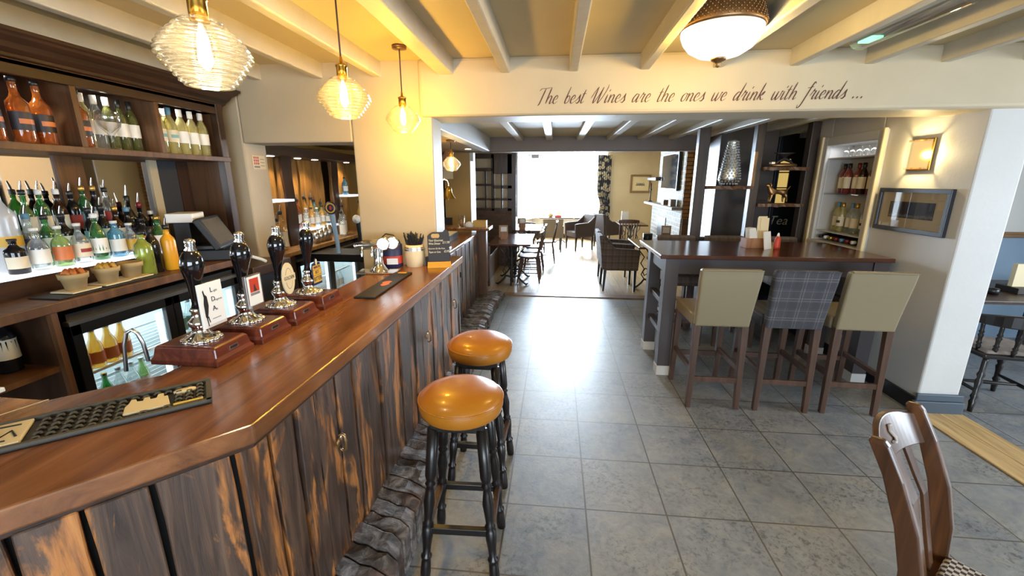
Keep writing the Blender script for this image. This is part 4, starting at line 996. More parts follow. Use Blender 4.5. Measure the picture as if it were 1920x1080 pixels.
# drinks fridges under the counter
def fridge(name, label, x0, x1, y0, y1, z0, z1, doors, light=True):
    f = thing(name, label, 'fridge', (0,0,0))
    t = .02
    MB().box(x0,x1-.03,y0,y0+t,z0,z1).box(x0,x1-.03,y1-t,y1,z0,z1).box(x0,x0+t,y0,y1,z0,z1).box(x0,x1-.03,y0,y1,z1-.07,z1).box(x0,x1-.03,y0,y1,z0,z0+.06).build('cabinet', M['black_metal'], f)
    MB().box(x0+t,x0+t+.004,y0+t,y1-t,z0+.06,z1-.07).box(x0+t,x1-.04,y0+t,y0+t+.004,z0+.06,z1-.07).box(x0+t,x1-.04,y1-t-.004,y1-t,z0+.06,z1-.07).build('white_lining', M['fridge_in'], f)
    for zz in (.36, .62):
        z = z0+(z1-z0)*zz; sh = MB()
        for k in range(9): sh.box(x0+.03+k*(x1-x0-.1)/8-.002, x0+.03+k*(x1-x0-.1)/8+.002, y0+.03, y1-.03, z, z+.004)
        sh.box(x1-.075,x1-.065,y0+.03,y1-.03,z,z+.012).build('wire_shelf', M['white'], f)
    n = doors; w = (y1-y0)/n
    for i in range(n):
        a, b_ = y0+i*w+.004, y0+(i+1)*w-.004
        d = MB().box(x1-.028,x1,a,a+.045,z0+.05,z1-.05).box(x1-.028,x1,b_-.045,b_,z0+.05,z1-.05).box(x1-.028,x1,a,b_,z1-.10,z1-.05).box(x1-.028,x1,a,b_,z0+.05,z0+.09).build('door', M['black_metal'], f, bevel=.003)
        MB().box(x1-.016,x1-.012,a+.04,b_-.04,z0+.08,z1-.09).build('door_glass', M['clear'], d)
        MB().box(x1-.045,x1-.03,b_-.075,b_-.05,z0+.12,z1-.13).build('light_strip', M['fridge_light'], d)
    MB().box(x1-.03,x1+.004,y0,y1,z1-.05,z1-.03).build('top_trim', M['steel'], f)
    if light:
        d = bpy.data.lights.new('fridge_lamp', 'AREA'); d.shape = 'RECTANGLE'; d.size = (y1-y0)*.85; d.size_y = .25; d.energy = 9; d.color = (.72,.92,1)
        o = bpy.data.objects.new('fridge_lamp', d); col.objects.link(o); o.location = ((x0+x1)/2, (y0+y1)/2, z1-.075); o.rotation_euler = (0,0,R(90))
    return f
fridge('bar_fridge', 'black glass-door bottle fridge under the dresser counter, lit inside', -2.72, -2.17, 1.60, 2.66, .24, 1.11, 2)
k = 0
WH = ('leftmost','second','third','fourth','fifth','sixth','seventh','eighth')
for i, y in enumerate((1.70,1.77,1.84,1.91)):
    bottle('peach coloured juice bottle, %s on the upper shelf of the bar fridge' % WH[i], (-2.285,y,.786), 'beer', 'gold', .20, .032, 'lab_orange', (.12,.42), 'capwhite', group='juice bottles in the bar fridge')
for i, y in enumerate((1.71,1.78,1.85,1.92,1.98)):
    bottle('small bottle with pale label, %s on the lower shelf of the bar fridge' % WH[i], (-2.285,y,.5585), 'beer', 'green' if i < 2 else ('clear' if i < 4 else 'pale_green'), .185, .028, 'lab_white' if i else 'lab_teal', (.15,.45), 'capwhite' if i > 1 else 'capgold', group='mixer bottles in the bar fridge')
for i, y in enumerate((2.20,2.27,2.34,2.41)):
    bottle('blue-white can bottle, %s behind the second door of the bar fridge' % WH[i], (-2.285,y,.786), 'beer', 'clear', .19, .031, 'lab_teal', (.1,.5), 'capwhite', group='bottles behind the second fridge door')

# ------------------------------------------------------------------ back bar seen through the niche
nb = thing('niche_back_bar', 'waney timber back bar seen through the wall opening', 'back bar', (0,0,0))
NX = -2.93
MB().box(NX,-2.50,3.5,5.9,.995,1.035).build('counter_top', M['gold_wood_z'], nb, bevel=.004)
MB().box(NX,-2.52,3.5,3.86,.05,.99).build('counter_cabinet', M['dark_wood_z'], nb); MB().box(NX,-2.52,5.2,5.9,.05,.99).build('counter_cabinet', M['wall_black'], nb)
MB().box(NX,-2.55,3.5,5.9,1.93,2.02).build('head_board', M['dark_wood'], nb, bevel=.004)
def waney(y0, y1, x, m, nm):
    mb = MB(); k = 10; ph = rnd.uniform(0,6); v = []; f = []
    for i in range(k+1):
        z = 1.035+(1.935-1.035)*i/k
        a = y0+.012*math.sin(ph+i*.9); b_ = y1+.012*math.sin(ph+2+i*.8)
        v += [(x,a,z),(x,b_,z),(x-.025,b_,z),(x-.025,a,z)]
    for i in range(k):
        A = 4*i
        for j in range(4): f.append((A+j, A+(j+1)%4, A+4+(j+1)%4, A+4+j))
    return mb.add(v, f).build(nm, m, nb)
waney(3.72, 4.16, -2.82, M['gold_wood_z'], 'left_board')
waney(4.14, 4.30, -2.72, M['dark_wood_z'], 'left_pilaster')
waney(4.30, 4.66, -2.90, M['gold_wood_z'], 'centre_board'); waney(4.70, 5.20, -2.90, M['gold_wood_z'], 'centre_board')
waney(5.18, 5.28, -2.74, M['dark_wood_z'], 'right_pilaster')
waney(5.28, 5.72, -2.84, M['gold_wood_z'], 'right_board')
MB().box(-2.945,-2.93,3.5,5.9,1.0,2.0).build('back_panel', M['dark_wood_z'], nb)
MB().box(-2.56,-2.50,5.74,5.86,1.035,2.0).build('end_post', M['dark_wood_z'], nb)
for y0, y1, z in ((3.72,4.12,1.50), (5.32,5.66,1.50)): MB().box(-2.83,-2.62,y0,y1,z,z+.022).build('glass_shelf', M['led'], nb)
MB().box(-2.90,-2.66,4.32,5.02,1.17,1.19).build('centre_shelf', M['led'], nb)
for y in (3.98, 4.42, 4.75, 5.50):
    MB().lathe([(.0,.004),(.03,.003),(.036,.0)], 16, TR(-2.72,y,1.928,0,R(180))).build('spotlight', M['lens'], nb)
    spot('spotlight_lamp', (-2.70,y,1.91), 12, (1,.80,.48), 125, .025)
NB = [(3.80,'dark',.24,'capblack',None,1.523,-2.72,'dark bottle on the left glass shelf in the niche'), (5.40,'blue',.22,'capblack','lab_white',1.523,-2.72,'blue bottle on the right glass shelf in the niche')]
for y, g, h, c, l, z, x, n_ in NB: bottle(n_, (x,y,z), 'spirit', g, h, .035, l, cap=c, group='bottles in the niche')
cl_ = [(4.40,'rose',.30,-2.80),(4.50,'amber',.30,-2.84),(4.58,'gold',.32,-2.80),(4.66,'rose',.30,-2.84),(4.74,'gold',.31,-2.82),(4.84,'blue',.28,-2.84),(4.94,'green',.25,-2.82),(4.46,'clear',.22,-2.72),(4.56,'gold',.22,-2.72),(4.68,'clear',.21,-2.72),(4.78,'gold',.23,-2.72),(4.88,'clear',.2,-2.72)]
CN = ['rose pink bottle at the left of the cluster','amber bottle second in the cluster','golden bottle with tall pourer in the cluster','deep pink bottle at the middle of the cluster','golden bottle right of the deep pink one','blue-tinted bottle at the right of the cluster','green bottle at the right end of the cluster','small clear bottle at the front left of the cluster','squat golden bottle at the front of the cluster','clear front bottle between two golden ones','golden front bottle right of the clear one','clear front bottle at the right end']
for (y, g, h, x), n_ in zip(cl_, CN): bottle(n_+' on the niche shelf', (x,y,1.191), 'spirit', g, h, .036, 'lab_white', (.2,.5), 'capwhite' if g == 'clear' else 'capblack', h > .24, 'bottles in the niche', ln=8, n=12)
for y, g, h, x, l, n_ in ((3.82,'clear',.30,-2.64,'lab_white','clear bottle with white label at far left of niche counter'), (3.92,'gold',.36,-2.66,'lab_cream','golden bottle with cream label at left of niche counter'), (4.99,'clear',.29,-2.60,'lab_white','clear gin bottle with white label on niche counter'), (5.10,'clear',.36,-2.64,'lab_cream','taller clear bottle with cream label on niche counter'), (5.44,'gold',.40,-2.565,None,'tall slim bottle with steel pourer at right of niche counter')):
    bottle(n_, (x,y,1.036), 'spirit', g, h, .045, l, (.1,.5), 'capblack', True, 'bottles in the niche')
for i, y in enumerate((4.40,4.49,4.58,4.67)):
    tag(MB().lathe([(.0,.0),(.03,.0),(.036,.11+.02*i),(.034,.11+.02*i),(.028,.006),(0,.006)], 16).build('steel_shaker', M['steel'], loc=(-2.60,y,1.036)), 'steel measure cup, %s of four on the niche counter' % WH[i], 'cup', 'steel cups on the niche counter')
fridge('niche_fridge', 'black two-door glass fridge under the niche counter, lit blue-white', -2.92, -2.52, 3.88, 5.18, .12, .97, 2)
for i, y in enumerate((4.62,4.72,4.82,4.92)): bottle('clear bottle with pale label, %s in the niche fridge' % WH[i], (-2.645,y,.4318), 'beer', 'clear', .2, .034, 'lab_white', (.1,.5), 'capwhite', group='bottles in the niche fridge')
for i, y in enumerate((4.10,4.20,4.30)): bottle('pale green bottle, %s in the left of the niche fridge' % WH[i], (-2.645,y,.4318), 'beer', 'pale_green', .2, .034, 'lab_white', (.1,.5), 'capwhite', group='bottles in the niche fridge')
# lager taps standing on the servery behind the wall opening
tp_ = thing('lager_tap', 'blue and gold badged lager tap with pale handle in front of niche', 'beer tap', (-2.20,4.10,0.98))
MB().tube([(0,0,.0),(0,0,.10),(.0,-.02,.20),(0,-.05,.40)], [.02,.02,.022,.026], 12).build('handle', plain('pale_blue_handle', srgb(150,176,196), .3), tp_)
o = MB().lathe([(.0,0),(.06,0),(.062,.012),(.0,.014)], 24, TR(.0,-.055,.46) @ Matrix.Rotation(R(90),4,'X')).build('badge', M['blue_dark'], tp_)
MB().lathe([(.05,.0141),(.036,.0143)], 24, TR(.0,-.055,.46) @ Matrix.Rotation(R(90),4,'X'), cap=False).build('gold_ring', M['gold_print'], o)
MB().lathe([(.016,.0145),(.0,.0147)], 14, TR(.0,-.055,.46) @ Matrix.Rotation(R(90),4,'X'), sx=.8, sy=1.4).build('red_mark', M['red'], o)
for i, (x, y, h, n_) in enumerate(((-2.02,4.25,.34,'black lager tap with white round badge right of the blue badged tap'), (-1.90,4.32,.30,'plain black lager tap nearest the wall edge'))):
    t = thing('lager_tap', n_, 'beer tap', (x,y,.98))
    MB().tube([(0,0,0),(0,0,.1),(0,-.02,.2),(0,-.03,h)], [.02,.018,.02,.024], 12).build('handle', M['black_metal'], t)
    if i == 0: MB().lathe([(.0,0),(.042,0),(.044,.01),(.0,.03)], 20, TR(0,-.05,h) @ Matrix.Rotation(R(90),4,'X')).build('badge', M['white'], t)
tag(MB().box(-2.48,-1.75,4.04,4.42,.90,.98).box(-1.88,-1.75,4.06,4.40,0,.9).build('tap_bench', M['black_metal'], bevel=.005), 'black drip bench carrying the lager taps behind the opening', 'bench')
# fire notice on the niche reveal
t = thing('wall_notice', 'small cream notice with red and grey print on niche side wall', 'notice', (0,0,0))
MB().box(-2.386,-2.3835,3.262,3.412,1.79,1.895).build('sheet', M['cream'], t)
nn_ = MB()
for i in range(3):
    for j in range(3): nn_.box(-2.3835,-2.383,3.275+.022*i,3.292+.022*i,1.825+.022*j,1.842+.022*j)
nn_.build('red_print', M['red'], t)
MB().box(-2.3835,-2.383,3.35,3.40,1.815,1.82).box(-2.3835,-2.383,3.35,3.40,1.84,1.845).box(-2.3835,-2.383,3.35,3.40,1.865,1.87).box(-2.3835,-2.383,3.275,3.34,1.80,1.815).build('grey_print', M['grey_print'], t)

# ------------------------------------------------------------------ lamps
def pendant(loc, ztop, label, power, colr, k=1.0, group='glass pendants over the bar', short=False):
    p = thing('pendant_lamp', label, 'pendant lamp', loc, 0, group)   # loc = widest point of the shade
    H = ztop-loc[2]
    MB().lathe([(.0,H),(.045,H),(.045,H-.018),(.0,H-.022)], 20).build('ceiling_rose', M['bronze'], p)
    MB().tube([(0,0,H-.02),(0,0,.175*k)], .004, 8).build('cord', plain('dark_flex', srgb(64,44,38), .6), p)
    MB().lathe([(.0,.185*k),(.006,.18*k),(.008,.155*k),(.02,.15*k),(.027,.145*k),(.027,.138*k),(.024,.135*k),(.024,.085*k),(.0,.085*k)], 20).build('lamp_holder', M['brass'], p)
    pr = [(.030,.092),(.050,.088)]
    n = 56
    for i in range(n+1):
        t = i/n; z = .088-.170*t
        if t < .55: r = .050+(.118-.050)*math.sin(math.pi/2*t/.55)**1.15
        else: r = .118-(.118-.062)*((t-.55)/.45)**1.1
        r += .0042*math.sin(2*math.pi*t*13)
        pr.append((r, z))
    pr += [(.058,-.083),(.05,-.082)]
    MB().lathe([(r*k, z*k) for r, z in pr], 36, cap=False).build('glass_shade', M['lamp_glass'], p)
    b = MB().lathe([(.0,.085*k),(.012,.083*k),(.018,.05*k),(.024,.015*k),(.022,-.015*k),(.012,-.035*k),(0,-.04*k)], 18).build('bulb', M['clear'], p)
    MB().lathe([(.0,.06*k),(.012,.055*k),(.016,.02*k),(.014,-.02*k),(.0,-.03*k)], 14).build('filament', M['filament'], b)
    point('pendant_light', (0,0,.0), power, colr, .035, p)
    return p
pendant((-1.0,1.235,2.045), 2.52, 'nearest of the three ribbed glass pendants over the bar', 18, (1,.80,.48))
pendant((-1.0,2.06,2.072), 2.52, 'middle of the three ribbed glass pendants over the bar', 32, (1,.60,.07))
pendant((-1.0,2.86,2.085), 2.52, 'farthest of the three ribbed glass pendants over the bar', 42, (1,.55,.03), .92)
pendant((-1.10,4.55,1.868), 2.11, 'short glass pendant hanging over the farther servery counter', 11, (1,.72,.28), .82, None)
pendant((-1.52,4.5,1.90), 2.11, 'second glass pendant half hidden behind the wall end', 6, (1,.74,.34), .82, None)
# bowl ceiling lamp
cl = thing('ceiling_lamp', 'frosted glass bowl ceiling lamp with bronze mesh band', 'ceiling lamp', (.80,2.45,2.52))
MB().lathe([(.0,0),(.175,0),(.18,-.01),(.19,-.05),(.20,-.085),(.195,-.095),(.0,-.095)], 40).build('bronze_band', M['bronze'], cl)
bd = MB()
for j in range(6):
    for i in range(48):
        a = 2*math.pi*(i+.5*(j % 2))/48; r = .181+.0035*j; bd.lathe([(.0,-.006),(.0065,0),(0,.006)], 6, TR(r*math.cos(a), r*math.sin(a), -.016-.012*j))
bd.build('mesh_beading', M['bronze'], cl)
def glow(name, colr, s, tr=.35):
    m = bpy.data.materials.new(name); m.use_nodes = True; nt = m.node_tree; nt.nodes.clear(); L = nt.links
    o = nd(nt, 'ShaderNodeOutputMaterial'); e = nd(nt, 'ShaderNodeEmission'); e.inputs[0].default_value = c4(colr); e.inputs[1].default_value = s
    t = nd(nt, 'ShaderNodeBsdfTransparent'); mx = nd(nt, 'ShaderNodeMixShader'); mx.inputs[0].default_value = 1-tr
    L.new(t.outputs[0], mx.inputs[1]); L.new(e.outputs[0], mx.inputs[2]); L.new(mx.outputs[0], o.inputs[0]); return m
MB().lathe([(.192,-.095),(.19,-.115),(.178,-.145),(.15,-.18),(.105,-.207),(.05,-.222),(.012,-.226)], 40, cap=False).build('glass_bowl', glow('frosted_bowl_glass', (1,.95,.84), 2.2, .5), cl)
MB().lathe([(.0,-.222),(.04,-.220),(.034,-.232),(.016,-.24),(.010,-.25),(.013,-.258),(.0,-.266)], 18).build('finial', M['bronze'], cl)
point('ceiling_lamp_bulb', (-.05,0,-.185), 34, (1,.58,.06), .03, cl)
point('ceiling_lamp_bulb', (.07,.03,-.185), 14, (1,.86,.55), .03, cl)
# emergency batten light
eb = thing('emergency_light', 'long clear emergency batten light with green glow between ceiling beams', 'emergency light', (1.755,2.60,2.52), R(2))
MB().box(-.05,.05,-.34,.34,-.04,0).build('housing', M['white'], eb, bevel=.006)
MB().rings([[(.055*math.cos(a),y,-.04+.04*math.sin(a)) for a in [math.pi+math.pi*i/10 for i in range(11)]] for y in (-.34,-.33,.33,.34)]).build('clear_cover', M['clear'], eb)
MB().box(-.03,.03,.20,.31,-.052,-.042).build('green_lamp', emis('green_emergency_glow', (.3,1,.55), 2.2), eb)
# spotlight in the servery ceiling
tag(MB().lathe([(.0,.004),(.035,.003),(.042,.0)], 18, TR(0,0,0,0,R(180))).build('downlight', M['lens'], loc=(-1.18,5.85,2.108)), 'round white downlight in the servery ceiling', 'downlight')
spot('servery_downlight', (-1.18,5.85,2.09), 10, (1,.80,.45), 120)
# wall sconce
sc2 = thing('wall_sconce', 'glowing curved brass and glass wall light above the framed picture', 'wall light', (2.748,3.645,1.89))
MB().box(-.015,0,-.105,.105,-.115,.115).build('back_plate', M['brass'], sc2, bevel=.003)
pts = [(-.025-.075*math.sin(math.pi*i/12), -.10+.2*i/12) for i in range(13)]
mb = MB(); v = []
for x, y in pts: v += [(x,y,-.105),(x,y,.105)]
mb.add(v, [(2*i,2*i+2,2*i+3,2*i+1) for i in range(12)], True)
mb.build('curved_glass', glow('amber_sconce_glass', (1,.74,.32), 1.3, .45), sc2)
v = MB()
for z in (-.105,.095): v.add([(x,y,z) for x, y in pts]+[(x,y,z+.01) for x, y in pts]+[(x+.008,y,z) for x, y in pts]+[(x+.008,y,z+.01) for x, y in pts], [(i,i+1,13+i+1,13+i) for i in range(12)]+[(26+i,39+i,39+i+1,26+i+1) for i in range(12)]+[(i,26+i,27+i,i+1) for i in range(12)]+[(13+i,14+i,40+i,39+i) for i in range(12)])
v.build('brass_trim', M['brass'], sc2)
point('sconce_bulb', (-.06,0,0), 18, (1,.76,.36), .025, sc2)
# framed picture on the right wall
pc = thing('framed_picture', 'wide dark framed picture with cream mount under the wall light', 'picture', (2.748,3.625,1.475))
fr2 = MB(); w2, h2 = .34, .168
fr2.box(-.03,0,-w2,w2,h2-.032,h2).box(-.03,0,-w2,w2,-h2,-h2+.032).box(-.03,0,-w2,-w2+.032,-h2+.032,h2-.032).box(-.03,0,w2-.032,w2,-h2+.032,h2-.032)
fr2.build('frame', plain('blue_black_frame', srgb(40,44,54), .35), pc, bevel=.004)
MB().box(-.012,-.008,-w2+.03,w2-.03,-h2+.03,h2-.03).build('mount', M['cream'], pc)
MB().box(-.0135,-.0121,-.215,.215,-.06,.065).build('print', M['wall_black'], pc)
cr = MB()
for i in range(26): cr.lathe([(.0,0),(.008,.008),(.007,.02),(0,.026)], 6, TR(-.0137,-.205+i*.0164,-.06+rnd.uniform(0,.008)), sx=.08)
cr.build('crowd_print', M['grey_print'], pc)
MB().box(-.0165,-.0155,-w2+.03,w2-.03,-h2+.03,h2-.03).build('picture_glass', M['clear'], pc)

# ------------------------------------------------------------------ alcove wine shelves in the right wall
al = thing('alcove_shelves', 'white framed wine alcove with glass shelves in the right wall', 'shelf unit', (0,0,0))
A0, A1, ZA, ZB = 4.10, 4.80, 1.105, 2.04
ar = MB()
ar.box(2.715,2.752,A0-.075,A0+.005,ZA-.06,ZB+.085).box(2.715,2.752,A1-.005,A1+.085,ZA-.06,ZB+.085).box(2.715,2.752,A0,A1,ZB-.005,ZB+.085).box(2.705,2.752,A0-.075,A1+.085,ZA-.075,ZA)
ar.build('architrave', M['wall_white'], al, bevel=.012, seg=2)
MB().box(2.70,2.73,A0-.085,A0-.06,ZA-.06,ZB+.09).build('moulding', M['cream'], al, bevel=.006)
MB().box(2.70,2.73,A1+.06,A1+.09,ZA-.06,ZB+.09).build('moulding', M['cream'], al, bevel=.006)
SZ = [1.205, 1.575, 1.92]
for i, z in enumerate(SZ): MB().box(2.745,2.985,A0+.002,A1-.002,z-.012 if i != 1 else z-.006,z).build('shelf', M['wall_white'] if i != 1 else M['clear'], al)
MB().box(2.978,2.985,A0,A1,ZA,ZB).build('back_panel', M['wall_white'], al)
d = bpy.data.lights.new('alcove_lamp', 'AREA'); d.shape = 'RECTANGLE'; d.size = .6; d.size_y = .05; d.energy = 1.1; d.color = (.95,.97,1)
o = bpy.data.objects.new('alcove_lamp', d); col.objects.link(o); o.location = (2.78,4.45,2.025); o.rotation_euler = (0,0,R(90))
OR = ('farthest','second farthest','third farthest','third nearest','second nearest','nearest')
for i in range(6):
    y = 4.69-.102*i
    bottle('rose wine bottle on the middle alcove shelf, %s of six' % OR[i], (2.86-.02*(i%2),y,1.5765), 'wine', 'rose' if i != 3 and i != 5 else 'brown', .285, .037, 'lab_cream', (.18,.55), 'capred' if i == 2 else 'capblack', group='rose wines in the alcove', face=R(180))
for i in range(6):
    y = 4.66-.100*i
    bottle('white wine bottle on the lower alcove shelf, %s of six' % OR[i], (2.85-.02*(i%2),y,1.2065), 'wine', 'yellow_wine' if i < 2 else 'clear', .285, .037, 'lab_cream', (.2,.52), 'capgold' if i % 2 else 'capblue', group='white wines in the alcove', face=R(180), stripe='lab_dark' if i in (1,4) else None)
for i, x in enumerate((2.86,)):
    bottle('small pale wine bottle at the far end of the lower alcove shelf', (x+.05,4.745,1.2065), 'wine', 'pale_green', .22, .036, 'lab_cream', (.2,.5), 'capwhite', group='white wines in the alcove', face=R(180))
for i in range(7):
    y = 4.70-.082*i
    o = bottle('dark wine bottle lying neck out under the alcove, %s' % ('farthest of the lying row','second farthest of the lying row','third farthest of the lying row','middle of the lying row','third nearest of the lying row','second nearest of the lying row','nearest of the lying row')[i], (2.975,y,1.144), 'wine', 'dark', .24, .036, None, cap=('capblack','capwhite','capgold','capred','capblue','capred','capwhite')[i], group='wine bottles lying under the alcove')
    o.rotation_euler = (0, R(-90), 0)
for i in range(6):
    t = thing('wine_glass', 'upturned wine glass on the top alcove shelf, %s of six' % OR[i], 'glass', (2.84,4.66-.095*i,1.921), 0, 'wine glasses on the top alcove shelf')
    MB().lathe([(.032,0),(.040,.03),(.038,.055),(.015,.075),(.004,.08),(.004,.10),(.028,.104),(.0,.106)], 16).build('glass', M['clear'], t)

# ------------------------------------------------------------------ poseur table and stools
pt = thing('high_table', 'tall dark topped table with grey painted legs against the right wall', 'table', (0,0,0))
MB().box(.885,2.697,3.60,4.52,1.065,1.10).build('table_top', M['table_top'], pt, bevel=.006)
MB().box(.96,2.68,3.655,3.68,.93,1.065).box(.96,2.68,4.29,4.315,.93,1.065).box(.955,.98,3.70,4.30,.93,1.065).box(2.66,2.68,3.7,4.3,.93,1.065).build('apron', M['grey_paint'], pt, bevel=.002)
for x, y in ((.995,3.69),(.995,4.285),(2.63,3.69),(2.63,4.285)):
    l = MB().box(x-.055,x+.055,y-.055,y+.055,.085,1.065).build('leg', M['grey_paint'], pt, bevel=.003)
    MB().box(x-.058,x+.058,y-.058,y+.058,0,.09).build('foot_cap', M['white_cap'], l, bevel=.003)
for x in (.995,2.63):
    for z in (.35,.62): MB().box(x-.03,x+.03,3.74,4.235,z,z+.045).build('side_rail', M['grey_paint'], pt, bevel=.003)
MB().box(1.04,2.61,4.26,4.31,.33,.38).build('foot_rail', M['grey_paint'], pt, bevel=.003)
M['stool_wood'] = wood('brown_stool_leg_wood', srgb(48,32,24), srgb(78,54,40), srgb(98,72,56), axis=2, scale=4, rough=.4)
def leg4(p0, p1, s0, s1):
    a, b_ = Vector(p0), Vector(p1)
    return MB().rings([[(a.x-s0,a.y-s0,a.z),(a.x+s0,a.y-s0,a.z),(a.x+s0,a.y+s0,a.z),(a.x-s0,a.y+s0,a.z)], [(b_.x-s1,b_.y-s1,b_.z),(b_.x+s1,b_.y-s1,b_.z),(b_.x+s1,b_.y+s1,b_.z),(b_.x-s1,b_.y+s1,b_.z)]], False)
def high_stool(loc, rz, label, m, group):
    # local: faces +y, origin under the middle of the seat
    s = thing('bar_chair', label, 'bar stool', loc, rz, group)
    seat = MB().box(-.20,.20,-.20,.235,.645,.745).build('seat', m, s, bevel=.022, seg=3)
    bk = MB(); rs = []
    for z, yy, w, t in ((.66,-.235,.192,.03),(.76,-.25,.194,.032),(.9,-.275,.20,.033),(1.03,-.30,.206,.032),(1.09,-.312,.207,.028),(1.105,-.315,.203,.018)):
        rs.append([(-w,yy-t,z),(w,yy-t,z),(w,yy+t,z),(-w,yy+t,z)])
    bk.rings(rs, False); b_ = bk.build('backrest', m, s, bevel=.014, seg=3)
    MB().tube([(-.20,-.345,1.098),(0,-.347,1.102),(.20,-.345,1.098)], .005, 6).build('piping', m, b_)
    for sx in (-1,1):
        leg4((sx*.178,-.255,0),(sx*.168,-.235,.68),.017,.024).build('leg', M['stool_wood'], s, bevel=.003)
        leg4((sx*.185,.215,0),(sx*.175,.195,.66),.018,.024).build('leg', M['stool_wood'], s, bevel=.003)
        MB().box(sx*.178-.012,sx*.178+.012,-.23,.20,.29,.33).build('side_stretcher', M['stool_wood'], s, bevel=.002)
    MB().box(-.165,.165,-.262,-.238,.215,.255).build('rear_stretcher', M['stool_wood'], s, bevel=.002)
    MB().box(-.165,.165,.195,.22,.245,.285).build('front_stretcher', M['stool_wood'], s, bevel=.002)
    return s
hs = high_stool((1.235,3.345,0), 0, 'olive leather high-backed bar stool, nearest the aisle', M['leather_olive'], 'high stools on the near side of the table')
high_stool((1.735,3.345,0), R(-1), 'grey plaid high-backed bar stool between the two olive ones', M['plaid'], 'high stools on the near side of the table')
dup(hs, (2.225,3.35,0), R(-2), 'olive leather high-backed bar stool, nearest the right wall')
hb1 = high_stool((1.36,4.62,0), R(180), 'tweed bar stool across the table, its back just showing, end nearest the window', M['tub_plaid'], 'high stools on the far side of the table')
dup(hb1, (1.88,4.62,0), R(180), 'tweed bar stool in the middle of the far side of the table')
dup(hb1, (2.42,4.60,0), R(180), 'tweed bar stool on the far side of the table beside the wall')
# caddy on the high table
cd = thing('condiment_caddy', 'small wooden condiment caddy on the high table', 'caddy', (1.86,4.12,1.10), R(6))
MB().box(-.12,.10,-.05,.05,0,.012).box(-.12,.10,-.052,-.042,.012,.09).box(-.12,.10,.042,.052,.012,.09).box(-.12,-.11,-.05,.05,.012,.09).box(.09,.10,-.05,.05,.012,.09).build('box', M['menu_wood'], cd, bevel=.002)
tag(MB().rings([[(-.06,-.034,.0),(.0,-.036,.0),(.0,.036,.0),(-.06,.034,.0)],[(-.065,-.037,.08),(.008,-.037,.08),(.0,.037,.08),(-.065,.036,.08)],[(-.085,-.05,.165),(-.03,-.06,.175),(-.02,.05,.17),(-.07,.05,.165)]], False).build('napkin_stack', M['cloth'], loc=(1.835,4.117,1.1135), rot=(0,0,R(6)), bevel=.004), 'cream folded napkins standing in the condiment caddy', 'napkins')
mn = MB(); 
for i, (a, y, h) in enumerate(((-.02,-.03,.26),(.0,-.02,.27),(.02,-.035,.255))): mn.box(-.04+a*.5,.04+a*.5,y-.003,y+.003,.004,h, TR(.01,.012,0,R(6+2*i), R(-3)))
tag(mn.build('menu_cards', M['cream'], loc=(1.885,4.13,1.1135)), 'tall pale menu cards leaning in the condiment caddy', 'menu')
tag(MB().box(0,.11,-.004,.004,0,.16, TR(0,0,0,R(38),R(-10))).build('leaflet', M['white'], loc=(1.87,3.97,1.10)), 'folded white leaflet leaning at the front of the caddy', 'leaflet')
t = thing('sauce_bottle', 'red sauce bottle with white cap beside the menu cards', 'bottle', (2.0,4.03,1.10))
MB().lathe([(.0,0),(.024,0),(.026,.02),(.024,.09),(.012,.115),(0,.116)], 16).build('bottle', M['red'], t); MB().lathe([(.0,.115),(.013,.115),(.006,.145),(0,.147)], 12).build('cap', M['white'], t)

# ------------------------------------------------------------------ round bar stools
def turned(p0, p1, prof, n=12):
    a, b_ = Vector(p0), Vector(p1); d = b_-a; L_ = d.length; q = d.to_track_quat('Z','Y').to_matrix().to_4x4()
    return MB().lathe([(r, z*L_) for r, z in prof], n, Matrix.Translation(a) @ q)
LEGP = [(.0,0),(.021,0),(.023,.05),(.020,.13),(.016,.145),(.024,.155),(.024,.165),(.016,.175),(.019,.24),(.023,.29),(.024,.30),(.024,.36),(.017,.37),(.024,.385),(.017,.40),(.019,.44),(.025,.53),(.018,.60),(.015,.63),(.023,.645),(.016,.66),(.021,.68),(.024,.70),(.024,1.0),(0,1.0)]
def round_stool(loc, rz, label):
    s = thing('bar_stool', label, 'bar stool', loc, rz, 'round leather stools along the bar')
    MB().lathe([(.0,.745),(.165,.745),(.174,.752),(.180,.775),(.182,.80),(.178,.812),(.168,.826),(.14,.842),(.10,.852),(.05,.857),(0,.858)], 48).build('seat_cushion', M['leather_gold'], s)
    MB().tube([(.1805*math.cos(2*math.pi*i/48), .1805*math.sin(2*math.pi*i/48), .808) for i in range(48)], .0035, 6, closed=True).build('seat_piping', M['leather_gold'], s)
    MB().box(-.115,.115,-.115,.115,.70,.748).build('seat_frame', M['black_wood'], s, bevel=.006)
    for sx in (-1,1):
        for sy in (-1,1): turned((sx*.155,sy*.155,0), (sx*.100,sy*.100,.715), LEGP).build('leg', M['black_wood'], s)
    for z, ax in ((.245,'x'),(.20,'y')):
        k = .155-.055*z/.715
        for sg in (-1,1):
            if ax == 'x': MB().box(-k,k,sg*k-.013,sg*k+.013,z-.016,z+.016).build('stretcher', M['black_wood'], s, bevel=.003)
            else: MB().box(sg*k-.012,sg*k+.012,-k,k,z+.03,z+.062).build('stretcher', M['stool_wood'], s, bevel=.003)
    return s
rs1 = round_stool((-.382,1.615,0), R(2), 'nearer round mustard leather bar stool on black turned legs')
dup(rs1, (-.405,2.215,0), R(-1), 'farther round mustard leather bar stool, behind the first')

